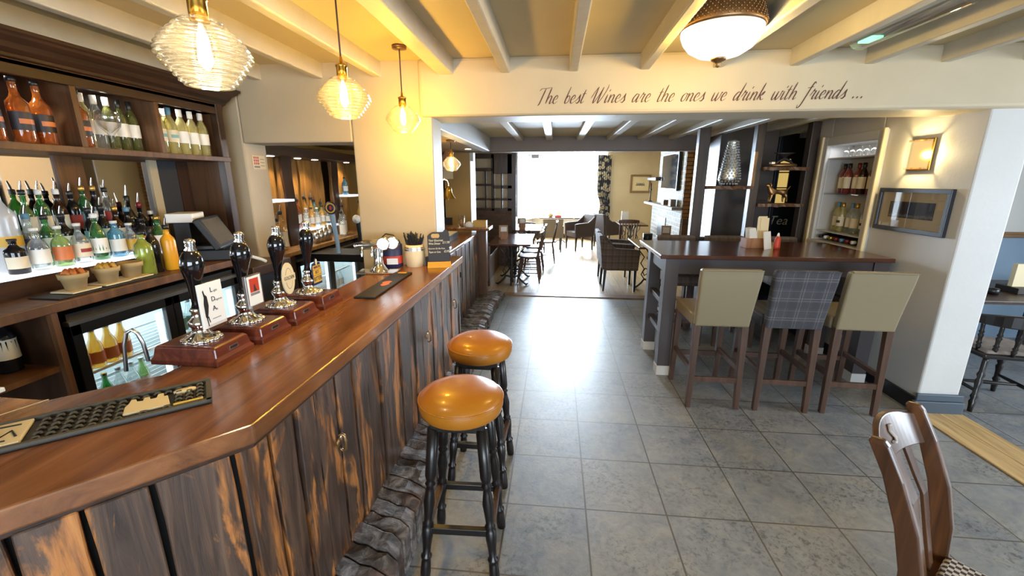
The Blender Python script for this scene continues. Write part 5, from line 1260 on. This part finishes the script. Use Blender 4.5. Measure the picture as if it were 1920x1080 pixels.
# ------------------------------------------------------------------ timber divider behind the high table
dv = thing('timber_divider', 'dark open timber divider with waney shelves behind the high table', 'room divider', (0,0,0))
for x, w in ((1.585,.115),(2.16,.085),(2.70,.085)):
    MB().box(x-w/2,x+w/2,5.0,5.10,0,2.30).build('post', M['post_dark'], dv, bevel=.008)
def wshelf(x0, x1, z):
    mb = MB(); k = 14; rs = []
    for i in range(k+1):
        x = x0+(x1-x0)*i/k; dz = rnd.uniform(-.006,.006)
        rs.append([(x,4.95+rnd.uniform(-.012,.012),z-.022+dz),(x,5.13,z-.022),(x,5.13,z+.012),(x,4.95+rnd.uniform(-.012,.012),z+.012+dz*.4)])
    return mb.rings(rs, False).build('waney_shelf', M['mid_wood_z'], dv)
wshelf(1.64,2.12,1.632); wshelf(2.20,2.66,1.83); wshelf(2.20,2.66,1.445)
MB().box(1.64,2.66,5.03,5.08,1.03,1.075).build('low_rail', M['post_dark'], dv, bevel=.004)
MB().box(2.105,2.135,4.97,5.0,1.64,2.0).build('waney_edge', M['gold_wood_z'], dv)
# ornaments
lm = thing('glass_lantern', 'tall tapering silver glass bead lantern on divider shelf', 'lantern', (1.895,5.04,1.646))
MB().lathe([(.0,0),(.07,.0),(.105,.05),(.112,.075),(.09,.2),(.065,.35),(.05,.46),(.055,.48),(.0,.48)], 24).build('core', M['steel'], lm)
bd = MB()
for j in range(17):
    z = .02+.0275*j; r = (.075+.037*min(1,z/.07)) if z < .07 else .112-.062*((z-.07)/.40)
    n = 18
    for i in range(n):
        a = 2*math.pi*(i+.5*(j%2))/n; s_ = .0095+.05*r
        bd.lathe([(.0,-.013),(s_*.75,-.004),(s_*.8,.005),(0,.013)], 6, TR(r*math.cos(a), r*math.sin(a), z))
bd.build('glass_beads', glass('bead_glass', (.8,.88,.92), .75, .05, .35, (.75,.82,.86)), lm)
sp2 = thing('model_boat', 'dark metal ornament with splayed top on upper divider shelf', 'ornament', (2.44,5.04,1.845))
MB().lathe([(.0,0),(.13,.0),(.14,.015),(.13,.03),(.10,.035),(.0,.04)], 24, sy=.45).build('base', M['bronze'], sp2)
MB().tube([(-.09,0,.03),(-.05,0,.06),(0,0,.085),(.06,0,.06),(.10,0,.03)], [.012,.018,.022,.016,.01], 8).build('figure', M['iron'], sp2)
MB().lathe([(.012,.08),(.02,.10),(.06,.125),(.11,.145),(.0,.14)], 20, sy=.5).build('dish', M['iron'], sp2)
MB().box(-.135,-.10,-.03,.03,.03,.05).build('light_tip', M['steel'], sp2)
# dog statue : one continuous skinned body
def skin(name, verts, edges, radii, mat, parent=None, loc=None, rot=None, sub=2, smooth=True):
    me = bpy.data.meshes.new(name); me.from_pydata(verts, edges, []); me.update(); me.materials.append(mat)
    o = bpy.data.objects.new(name, me); col.objects.link(o)
    if parent: o.parent = parent
    if loc: o.location = loc
    if rot: o.rotation_euler = rot
    m = o.modifiers.new('skin', 'SKIN'); m.use_smooth_shade = True
    lay = me.skin_vertices[0] if me.skin_vertices else None
    for i, r in enumerate(radii): lay.data[i].radius = (r, r)
    lay.data[0].use_root = True
    s = o.modifiers.new('sub', 'SUBSURF'); s.levels = sub; s.render_levels = sub
    return o
bpy_has = True
dv_v = [(.07,0,.11),(.0,0,.112),(-.07,0,.118),(-.10,0,.15),(-.115,0,.185),(-.15,0,.180),   # rump, belly, chest, neck, head, muzzle
        (.085,.022,.065),(.078,.022,.03),(.085,.022,.0), (.085,-.022,.065),(.095,-.022,.03),(.10,-.022,.0),
        (-.075,.02,.06),(-.078,.02,.03),(-.08,.02,.0), (-.075,-.02,.06),(-.085,-.02,.03),(-.09,-.02,.0),
        (.105,0,.135),(.135,0,.175)]
dv_e = [(0,1),(1,2),(2,3),(3,4),(4,5),(0,6),(6,7),(7,8),(0,9),(9,10),(10,11),(2,12),(12,13),(13,14),(2,15),(15,16),(16,17),(0,18),(18,19)]
dv_r = [.032,.026,.036,.022,.024,.013,.018,.009,.009,.018,.009,.009,.014,.009,.009,.014,.009,.009,.008,.004]
dg = skin('dog_statue', dv_v, dv_e, dv_r, M['bronze'], None, (2.42,5.03,1.470), (0,0,R(8)))
tag(dg, 'small bronze standing dog statue on the lower divider shelf', 'dog statue')
for sy in (-1,1):
    MB().tube([(-.105,sy*.02,.20),(-.10,sy*.03,.185),(-.10,sy*.032,.165)], [.008,.009,.004], 8).build('ear', M['bronze'], dg)
# dark lobby beyond : curtain, lit window, tea board
cu = MB(); rs = []
for i in range(21):
    x = 2.62+.30*i/20; rs.append([(x,6.10+.025*math.sin(i*1.6),.05),(x,6.10+.025*math.sin(i*1.6),2.25)])
v = [p for r in rs for p in r]; cu.add(v, [(2*i,2*i+2,2*i+3,2*i+1) for i in range(20)], True)
tag(cu.build('curtain', M['wall_black']), 'black curtain hanging in the dark lobby behind the divider', 'curtain')
lw = struct(MB().box(2.86,2.89,6.21,6.24,1.35,2.0).box(3.10,3.14,6.21,6.24,1.35,2.0).box(2.86,3.14,6.21,6.24,1.60,1.615).box(2.86,3.14,6.21,6.24,1.35,1.37).box(2.86,3.14,6.21,6.24,1.80,1.815).box(2.86,3.14,6.21,6.24,1.98,2.0), 'window_4', M['wall_black'])
MB().box(2.88,3.11,6.228,6.236,1.36,1.99).build('lit_pane', emis('lit_window_glow', srgb(222,190,110), .85), lw)
tb = thing('tea_board', 'black board lettered Tea in the dark lobby', 'sign', (0,0,0))
MB().box(2.84,3.24,6.17,6.195,.95,1.33).build('board', M['wall_black'], tb)
text('Tea', .17, M['chalk'], tb, (3.02,6.168,1.17), (R(90),0,0), shear=.25)

# ------------------------------------------------------------------ far room furniture
M['bar_chair_dark'] = wood('dark_windsor_wood', srgb(48,30,22), srgb(80,52,38), srgb(104,72,54), axis=2, scale=5, rough=.35)
def windsor(loc, rz, label, group=None, back=.86, spindles=5, curved=True):
    # faces +y
    c = thing('windsor_chair', label, 'chair', loc, rz, group); m = M['bar_chair_dark']
    MB().prism([(.20*math.cos(a)*1.0, .20*math.sin(a)) for a in [2*math.pi*i/20 for i in range(20)]], .43, .46).build('seat', m, c, bevel=.008)
    for sx in (-1,1):
        for sy in (-1,1): turned((sx*.18,sy*.19-.0,0), (sx*.13,sy*.13,.435), [(.0,0),(.012,0),(.014,.2),(.02,.3),(.014,.34),(.022,.55),(.015,.7),(.018,.85),(.014,1),(0,1)], 10).build('leg', m, c)
        MB().cyl((sx*.165,-.17,.17),(sx*.165,.17,.17),.009,.009,8).build('stretcher', m, c)
    MB().cyl((-.165,.0,.17),(.165,.0,.17),.009,.009,8).build('stretcher', m, c)
    for sx in (-1,1): MB().cyl((sx*.16,-.14,.45),(sx*.175,-.225,back-.03),.014,.012,10).build('back_post', m, c)
    sp = []
    for i in range(spindles):
        x = -.11+.22*i/(spindles-1); MB().tube([(x,-.165,.455),(x*1.03,-.20,.65),(x*1.06,-.228,back-.03)], [.007,.010,.007], 8).build('spindle', m, c)
    rs = []
    for i in range(13):
        t = -1+2*i/12; x = .215*t; y = -.238+.028*t*t
        h = .035*(1-.5*t*t)
        rs.append([(x,y-.012,back-.055),(x,y+.012,back-.055),(x,y+.012,back+h-.01),(x,y-.012,back+h-.01)])
    MB().rings(rs, False).build('crest_rail', m, c, bevel=.006)
    return c
def tub(loc, rz, label, m, group=None, scale=1.0):
    # faces +y ; upholstered armchair with wings sloping to the arms
    c = thing('tub_chair', label, 'armchair', loc, rz, group)
    c.scale = (scale,)*3
    MB().box(-.225,.225,-.20,.26,.33,.47).build('seat', m, c, bevel=.03, seg=3)
    rs = []
    for z, y, w in ((.34,-.25,.24),(.5,-.26,.245),(.7,-.285,.25),(.84,-.305,.245),(.875,-.31,.225)):
        rs.append([(-w,y-.03,z),(w,y-.03,z),(w,y+.04,z),(-w,y+.04,z)])
    MB().rings(rs, False).build('backrest', m, c, bevel=.02, seg=3)
    for sx in (-1,1):
        poly = [(-.25,.34),(.27,.34),(.285,.66),(.20,.675),(-.08,.69),(-.18,.76),(-.28,.85),(-.28,.6)]
        Mx = Matrix(((0,0,1,sx*.255-.03),(1,0,0,0),(0,1,0,0),(0,0,0,1)))
        MB().prism(poly, 0, .06, Mx).build('arm', m, c, bevel=.016, seg=3)
    for sx in (-1,1):
        leg4((sx*.235,-.245,0),(sx*.235,-.23,.35),.014,.022).build('leg', M['black_wood'], c)
        leg4((sx*.235,.235,0),(sx*.235,.23,.35),.014,.022).build('leg', M['black_wood'], c)
    return c
def wicker(loc, rz, label):
    c = thing('wicker_chair', label, 'armchair', loc, rz)
    m = M['wicker']
    MB().box(-.22,.22,-.22,.24,.36,.46).build('seat', m, c, bevel=.02)
    MB().rings([[(-.22,-.25,.36),(.22,-.25,.36),(.22,-.20,.36),(-.22,-.20,.36)],[(-.245,-.31,.82),(.245,-.31,.82),(.245,-.27,.82),(-.245,-.27,.82)]], False).build('backrest', m, c, bevel=.012)
    for sx in (-1,1): MB().box(sx*.235-.025,sx*.235+.025,-.26,.24,.36,.64).build('arm', m, c, bevel=.012)
    for sx in (-1,1):
        for sy in (-1,1): leg4((sx*.20,sy*.21,0),(sx*.205,sy*.21,.37),.013,.018).build('leg', M['black_wood'], c)
    return c
def iron_table(loc, rz, label, w, l, peds, m=None):
    t = thing('iron_table', label, 'table', loc, rz)
    MB().box(-w/2,w/2,-l/2,l/2,.72,.75).build('table_top', m or M['table_top'], t, bevel=.006)
    for y in peds:
        p = MB()
        p.lathe([(.0,.05),(.03,.06),(.024,.14),(.034,.2),(.02,.28),(.03,.42),(.02,.5),(.034,.6),(.05,.66),(.06,.72),(0,.72)], 12, TR(0,y,0))
        for sx in (-1,1):
            p.tube([(sx*.02,y,.14),(sx*.10,y,.16),(sx*.14,y,.10),(sx*.19,y,.05),(sx*.24,y,.015),(sx*.27,y,.03)], [.018,.018,.016,.016,.018,.012], 8)
            p.tube([(sx*.02,y,.30),(sx*.09,y,.34),(sx*.13,y,.28),(sx*.10,y,.22),(sx*.06,y,.25)], .010, 8)
            p.tube([(sx*.02,y,.42),(sx*.07,y,.50),(sx*.05,y,.58),(sx*.10,y,.66),(sx*.18,y,.715)], .012, 8)
            p.tube([(sx*.10,y,.16),(sx*.15,y,.24),(sx*.11,y,.33),(sx*.17,y,.42),(sx*.12,y,.52),(sx*.20,y,.62),(sx*.21,y,.715)], .009, 8)
        p.tube([(0,y,.1),(0,y+.08,.09),(0,y+.14,.02)], .014, 8).tube([(0,y,.1),(0,y-.08,.09),(0,y-.14,.02)], .014, 8)
        p.build('pedestal', M['iron'], t)
    return t
def holder(loc, rz, label, h=.22):
    t = thing('menu_holder', label, 'menu holder', loc, rz, 'wooden menu holders on the far tables')
    MB().box(-.06,.06,-.045,.045,0,.02).build('base', M['menu_wood'], t); MB().box(-.075,.075,.01,.028,.02,h).build('back_board', M['kraft'], t, bevel=.002); MB().box(-.06,.06,-.03,-.015,.02,h*.55).build('front_board', M['menu_wood'], t, bevel=.002)
    MB().box(-.05,.05,-.012,.004,.02,h*.9, TR(.0,.0,0,0,R(4))).build('menu', M['white'], t)
    return t
iron_table((-.70,7.15,0), 0, 'nearest left table with ornate cast iron pedestal by the settle', .66, 1.35, (-.25,.35))
iron_table((-.56,9.0,0), 0, 'second left table farther along the settle', .55, 1.2, (0,))
iron_table((.15,11.85,0), R(90), 'pale lit table in the middle of the bay window', .8, 1.15, (0,), M['table_top'])
iron_table((1.55,6.85,0), 0, 'right table with iron pedestal beside the checked tub chairs', .62, 1.0, (0,))
iron_table((1.75,10.1,0), 0, 'right table under the gold framed picture by the beige wall', .6, .9, (0,))
st = thing('settle', 'long built-in settle bench along the left of the far room', 'bench', (0,0,0))
MB().box(-1.74,-1.08,6.83,8.45,.40,.47).build('seat', M['dark_wood'], st, bevel=.01)
MB().box(-1.72,-1.12,6.85,8.42,0,.40).build('front_panel', M['mid_wood_z'], st); MB().box(-1.74,-1.66,6.83,8.45,.47,.98).build('backrest', M['dark_wood'], st, bevel=.01)
MB().box(-1.24,-1.05,6.75,6.83,0,.72).build('end_panel', M['mid_wood_z'], st, bevel=.01)
w0 = windsor((-.43,7.22,0), R(90), 'nearest windsor chair tucked to the left tables', 'windsor chairs along the left tables')
dup(w0, (-.43,7.72,0), R(90), 'second windsor chair from the camera along the left tables')
dup(w0, (-.40,8.30,0), R(90), 'third windsor chair from the camera along the left tables')
dup(w0, (-.18,9.05,0), R(90), 'farthest windsor chair along the left tables')
windsor((1.52,9.25,0), R(0), 'windsor chair with its back to us in front of the beige wall', None, .90, 5)
tub((-.70,10.55,0), R(-75), 'dark tub armchair at the left of the bay window table', M['dark_fabric'], 'dark tub chairs in the bay')
wicker((-.06,10.52,0), R(3), 'grey-beige woven armchair with its back to us before the bay window')
tub((.62,10.9,0), R(118), 'dark tub armchair at the right of the bay window table', M['dark_fabric'], 'dark tub chairs in the bay')
tub((1.38,11.35,0), R(-60), 'dark armchair by the patterned curtain', M['dark_fabric'], 'dark tub chairs in the bay')
tc = tub((1.03,6.88,0), R(-90), 'nearest brown plaid tub chair at the right table', M['tub_plaid'], 'plaid tub chairs')
dup(tc, (1.05,7.48,0), R(-90), 'plaid tub chair directly behind the nearest one', 'plaid tub chairs')
holder((-.86,7.12,.75), R(15), 'wooden menu holder on the nearest left table')
holder((-.66,8.62,.75), R(15), 'wooden menu holder on the second left table')
holder((1.78,7.05,.75), R(-10), 'wooden menu holder on the right table by the plaid tub chairs', .25)
tag(MB().lathe([(.0,0),(.07,0),(.075,.02),(.078,.11),(.06,.115),(0,.115)], 18).build('black_pot', M['black_metal'], loc=(1.52,7.15,.75)), 'round black pot on the right table beside the menu holder', 'pot')
t = thing('salt_shaker', 'small silver and clear shaker on the right table', 'shaker', (1.64,7.0,.75))
MB().lathe([(.0,0),(.022,0),(.022,.06),(.014,.075),(0,.076)], 14).build('jar', M['clear'], t); MB().lathe([(.015,.074),(.016,.095),(.0,.105)], 14).build('top', M['chrome'], t)
tag(MB().box(-.05,.05,-.01,.01,0,.2).build('menu_card', M['white'], loc=(.10,11.75,.75), rot=(R(-6),0,0)), 'white menu card standing on the bay window table', 'menu')
tag(MB().lathe([(.0,0),(.05,0),(.07,.04),(.05,.09),(.02,.1),(0,.1)], 14).build('pot_plant', M['terracotta'], loc=(-.12,11.65,.75)), 'small round pot on the bay window table', 'pot')
tag(MB().box(-.09,.09,-.05,.05,0,.05).build('sachet_box', M['red'], loc=(.08,11.6,.75)), 'low red box on the bay window table', 'box')
tag(MB().box(-.08,.08,-.01,.01,0,.26).build('menu_card', M['white'], loc=(1.62,10.2,.75), rot=(R(-4),0,0)), 'white menu card on the table by the beige wall', 'menu')
# curtain, picture, radiator pipe, TV, mantel
cu = MB(); rs = []
for i in range(31):
    s_ = i/30; x = 1.10+.36*s_; rs.append([(x,11.93+.03*math.sin(i*1.5),.62),(x,11.93+.03*math.sin(i*1.5),2.36)])
v = []
for i in range(31):
    s_ = i/30
    for z in [.62+1.74*j/12 for j in range(13)]:
        w = 1 if z > 1.5 else 1-.22*math.sin(math.pi*(z-.62)/.88)**2
        v.append((1.46-(1-s_)*.36*w+ (.02 if z < 1.1 else 0), 11.92+.03*math.sin(i*1.5), z))
cu.add(v, [(13*i+j,13*(i+1)+j,13*(i+1)+j+1,13*i+j+1) for i in range(30) for j in range(12)], True)
mcu, nt, b = mk('patterned_curtain')
vv = nd(nt, 'ShaderNodeTexVoronoi', i_Scale=9); nt.links.new(coords(nt), vv.inputs['Vector'])
nt.links.new(ramp(nt, vv.outputs['Distance'], [(.25, srgb(150,128,84)), (.38, srgb(206,200,190)), (.5, srgb(48,48,60))]), b.inputs['Base Color']); b.inputs['Roughness'].default_value = .9
tag(cu.build('curtain', mcu), 'patterned dark curtain tied back at the right of the bay window', 'curtain')
pf = thing('gold_picture', 'small gold framed sketch on the beige wall right of the bay', 'picture', (2.25,11.985,1.62))
g_ = MB(); a_, h_ = .27, .235
g_.box(-a_,a_,-.03,0,h_-.05,h_).box(-a_,a_,-.03,0,-h_,-h_+.05).box(-a_,-a_+.05,-.03,0,-h_+.05,h_-.05).box(a_-.05,a_,-.03,0,-h_+.05,h_-.05)
g_.build('frame', M['bronze'], pf, bevel=.008); MB().box(-a_+.04,a_-.04,-.012,-.006,-h_+.04,h_-.04).build('mount', M['cream'], pf)
sk = MB()
for i in range(12): sk.box(-.12+i*.02,-.108+i*.02,-.0135,-.0121,-.05,-.02+.05*abs(math.sin(i*1.7)))
sk.build('sketch', M['blue_dark'], pf)
tv = thing('television', 'flat black television tilted on the whitewashed stone chimney breast', 'television', (2.285,9.02,1.86))
MB().box(-.05,0,-.62,.62,-.345,.365).build('casing', M['black'], tv, bevel=.006)
MB().box(-.053,-.0505,-.58,.58,-.31,.335).build('screen', plain('black_glass_screen', (.012,.012,.015), .06, spec=.9), tv)
mt = thing('mantel_shelf', 'rough white stone mantel shelf across the chimney breast', 'shelf', (0,0,0))
MB().box(2.12,2.30,8.14,10.70,1.17,1.225).build('shelf', M['brick_white'], mt, bevel=.012)
for y, h, n_, m in ((10.45,.42,'tall dark candlestick at the far end of the mantel shelf',M['iron']), (9.05,.10,'small brown box ornament in the middle of the mantel shelf',M['mid_wood_z']), (8.5,.13,'pale grey box ornament at the near end of the mantel shelf',M['wicker'])):
    if h > .3: tag(MB().lathe([(.0,0),(.05,0),(.05,.015),(.015,.03),(.012,h*.6),(.03,h*.65),(.015,h*.7),(.015,h),(0,h)], 14).build('candlestick', m, loc=(2.21,y,1.225)), n_, 'candlestick')
    else: tag(MB().box(-.05,.05,-.09,.09,0,h).build('mantel_box', m, loc=(2.21,y,1.225), bevel=.008), n_, 'ornament')
tag(MB().box(2.14,2.30,9.75,10.62,1.70,1.78).build('stone_ledge', M['dark_wood'], bevel=.02), 'dark stone ledge high on the far side of the chimney breast', 'ledge')
# bell and sign on the servery wall
bl = thing('brass_bell', 'brass bell on a bracket in the servery', 'bell', (-.955,3.80,1.545))
bl.scale = (.62,.62,.62)
MB().lathe([(.105,0),(.10,.006),(.085,.03),(.06,.07),(.05,.12),(.045,.15),(.025,.175),(.012,.18),(0,.18)], 24).build('bell', M['brass'], bl)
MB().tube([(0,0,.18),(0,0,.205),(0,-.06,.25),(0,-.22,.27),(0,-.45,.24),(0,-.56,.2)], .009, 10).build('bracket', M['brass'], bl)
MB().tube([(0,0,.03),(0,0,-.02)], [.006,.012], 8).build('clapper', M['brass'], bl)
MB().box(-.05,.05,-.565,-.54,.05,.35).build('wall_plate', M['brass'], bl)
tag(MB().box(-.075,.075,-.01,0,-.075,.075).build('wall_sign', M['cream'], loc=(-1.60,6.398,1.80)), 'plain cream square sign on the mustard wall behind the bell', 'sign')
tag(MB().box(-.55,.55,-.05,0,-.04,.04, TR(0,0,0,0,0,R(-58))).build('timber_brace', M['menu_wood'], loc=(-1.62,6.1,1.9)), 'diagonal timber brace on the mustard servery wall', 'brace')
tag(MB().box(-.72,-.52,12.85,12.95,2.33,2.43).build('window_box_speaker', M['wall_dark'], bevel=.005), 'small brown box at the top left of the bay window', 'speaker')

# ------------------------------------------------------------------ side room, seen past the pillar
rt = thing('side_table', 'dark table in the side room beyond the pillar', 'table', (0,0,0))
MB().box(3.40,4.75,3.70,4.55,.72,.75).build('table_top', M['dark_wood'], rt, bevel=.006)
for x, y in ((3.47,3.77),(4.68,3.77),(3.47,4.48),(4.68,4.48)): MB().box(x-.03,x+.03,y-.03,y+.03,0,.72).build('leg', M['black_wood'], rt)
tag(MB().lathe([(.0,0),(.04,0),(.045,.03),(.04,.05),(.0,.055)], 16).build('black_jar', M['black_metal'], loc=(3.78,3.95,.75), rot=(0,0,0)), 'squat black and silver jar on the side room table', 'jar')
tag(MB().box(3.98,4.25,3.95,4.15,.75,.80).build('dark_tray', M['iron'], bevel=.004), 'dark tray on the side room table', 'tray')
tag(MB().box(4.0,4.2,4.03,4.07,.80,1.0).build('menu_card', M['cream'], rot=(0,0,0)), 'cream card standing in the dark tray on the side room table', 'menu')
SP = [(.0,0),(.011,0),(.013,.1),(.017,.18),(.011,.22),(.018,.27),(.012,.32),(.013,.45),(.018,.55),(.011,.6),(.018,.66),(.012,.72),(.013,.9),(.011,1),(0,1)]
def captain(loc, rz, label):
    c = thing('spindle_chair', label, 'chair', loc, rz); m = M['black_wood']
    MB().prism([(-.21,-.20),(.21,-.20),(.235,0),(.22,.22),(-.22,.22),(-.235,0)], .42, .455).build('seat', m, c, bevel=.012, seg=3)
    MB().rings([[(-.19,-.18,.455),(.19,-.18,.455),(.20,.20,.455),(-.20,.20,.455)],[(-.17,-.16,.48),(.17,-.16,.48),(.18,.18,.48),(-.18,.18,.48)]], False).build('seat_pad', paint('mottled_seat_pad', srgb(150,138,130), .8, .5, .1, 12), c, bevel=.008)
    for sx in (-1,1):
        for sy in (-1,1): turned((sx*.22,sy*.22,0), (sx*.16,sy*.15,.43), [(r*1.35,z) for r,z in SP], 12).build('leg', m, c)
        MB().tube([(sx*.20,-.2,.16),(sx*.20,0,.16),(sx*.20,.2,.16)], [.010,.016,.010], 8).build('stretcher', m, c)
    MB().tube([(-.20,0,.16),(0,0,.16),(.20,0,.16)], [.010,.016,.010], 8).build('stretcher', m, c)
    for i in range(6):
        a = R(205+130*i/5); turned((.20*math.cos(a),.20*math.sin(a)+.0,.45), (.225*math.cos(a),.225*math.sin(a)-.01,.68), SP, 10).build('spindle', m, c)
    rs = []
    for i in range(17):
        a = R(190+160*i/16); rr = .235
        hh = .06+.04*math.sin(math.pi*i/16)
        rs.append([((rr-.02)*math.cos(a),(rr-.02)*math.sin(a)-.01,.67),((rr+.02)*math.cos(a),(rr+.02)*math.sin(a)-.01,.67),((rr+.02)*math.cos(a),(rr+.02)*math.sin(a)-.01,.67+hh),((rr-.02)*math.cos(a),(rr-.02)*math.sin(a)-.01,.67+hh)])
    MB().rings(rs, False).build('curved_back_rail', m, c, bevel=.008)
    return c
captain((3.42,3.42,0), R(-8), 'black turned spindle chair at the side room table beyond the pillar')

# ------------------------------------------------------------------ chair in the near right corner
fc = thing('dining_chair', 'brown wooden dining chair in the near right corner, slot cut in its crest rail', 'chair', (1.187,1.350,0), R(40.5-180))
# local: x along the back rail, +y towards the sitter's front
m = M['chair_wood']
def post(sx):
    P = [(sx*.175,.05,0),(sx*.178,.085,.2),(sx*.180,.105,.40),(sx*.182,.095,.53),(sx*.184,.062,.67),(sx*.186,.005,.82),(sx*.187,-.045,.915)]
    Q = []
    k = 14
    rs = []
    for i in range(len(P)):
        x, y, z = P[i]; w, d = .014, (.030 if i < 5 else .026)
        rs.append([(x-w,y-d,z),(x+w,y-d,z),(x+w,y+d,z),(x-w,y+d,z)])
    x, y, z = P[-1]
    rs.append([(x-.012,y-.024,z+.012),(x+.012,y-.024,z+.012),(x+.012,y+.010,z+.016),(x-.012,y+.010,z+.016)])
    mb = MB().rings(rs, False)
    return mb.build('back_post', m, fc, bevel=.006, seg=3)
post(-1); post(1)
def bent(x0, x1, z0, z1, t, arch, nm, hole=False):
    mb = MB(); n = 16; rs = []
    for i in range(n+1):
        u = i/n; x = x0+(x1-x0)*u; s_ = math.sin(math.pi*u)
        yb = -.03*s_
        def yy(z): return .062-.125*max(0, (z-.67)/.25)
        a, b_ = z0+arch*.35*s_, z1+arch*s_
        rs.append([(x,yy(a)+yb-t,a),(x,yy(a)+yb+t,a),(x,yy(b_)+yb+t,b_),(x,yy(b_)+yb-t,b_)])
    mb.rings(rs, False); return mb.build(nm, m, fc, bevel=.004)
cr_ = bent(-.18,.18,.80,.895,.010,.030,'crest_rail')
MB().tube([(-.014,-.066,.893),(.006,-.067,.898),(.012,-.060,.884),(-.0,-.053,.871),(-.012,-.046,.857),(.0,-.040,.846),(.014,-.043,.852)], .0052, 8).build('carved_slot', plain('pale_carved_slot', srgb(170,160,148), .6), cr_)
for x, w in ((-.085,.022),(-.0,.032),(.085,.022)):
    rs = []
    for i in range(9):
        z = .40+(.83-.40)*i/8; yv = (.105-.043*(z-.40)/.27 if z < .67 else .062-.125*(z-.67)/.25)-.03*math.sin(math.pi*(x+.18)/.36)*min(1,(z-.40)/.3)
        rs.append([(x-w,yv-.006,z),(x+w,yv-.006,z),(x+w,yv+.006,z),(x-w,yv+.006,z)])
    MB().rings(rs, False).build('back_slat', m, fc, bevel=.002)
MB().box(-.19,.19,.08,.48,.35,.385).build('seat_frame', m, fc, bevel=.005)
mm, nt, b = mk('brown_check_seat_fabric')
ck = nd(nt, 'ShaderNodeTexChecker', i_Scale=70); nt.links.new(coords(nt), ck.inputs['Vector']); ck.inputs[1].default_value = c4(srgb(206,196,182)); ck.inputs[2].default_value = c4(srgb(70,50,44))
nt.links.new(ck.outputs['Color'], b.inputs['Base Color']); b.inputs['Roughness'].default_value = .9
MB().box(-.185,.185,.125,.47,.385,.42).build('seat_pad', mm, fc, bevel=.016, seg=3)
for sx in (-1,1):
    leg4((sx*.172,.45,0),(sx*.172,.45,.36),.016,.02).build('leg', m, fc, bevel=.003)
    MB().box(sx*.175-.009,sx*.175+.009,.08,.44,.15,.18).build('stretcher', m, fc)
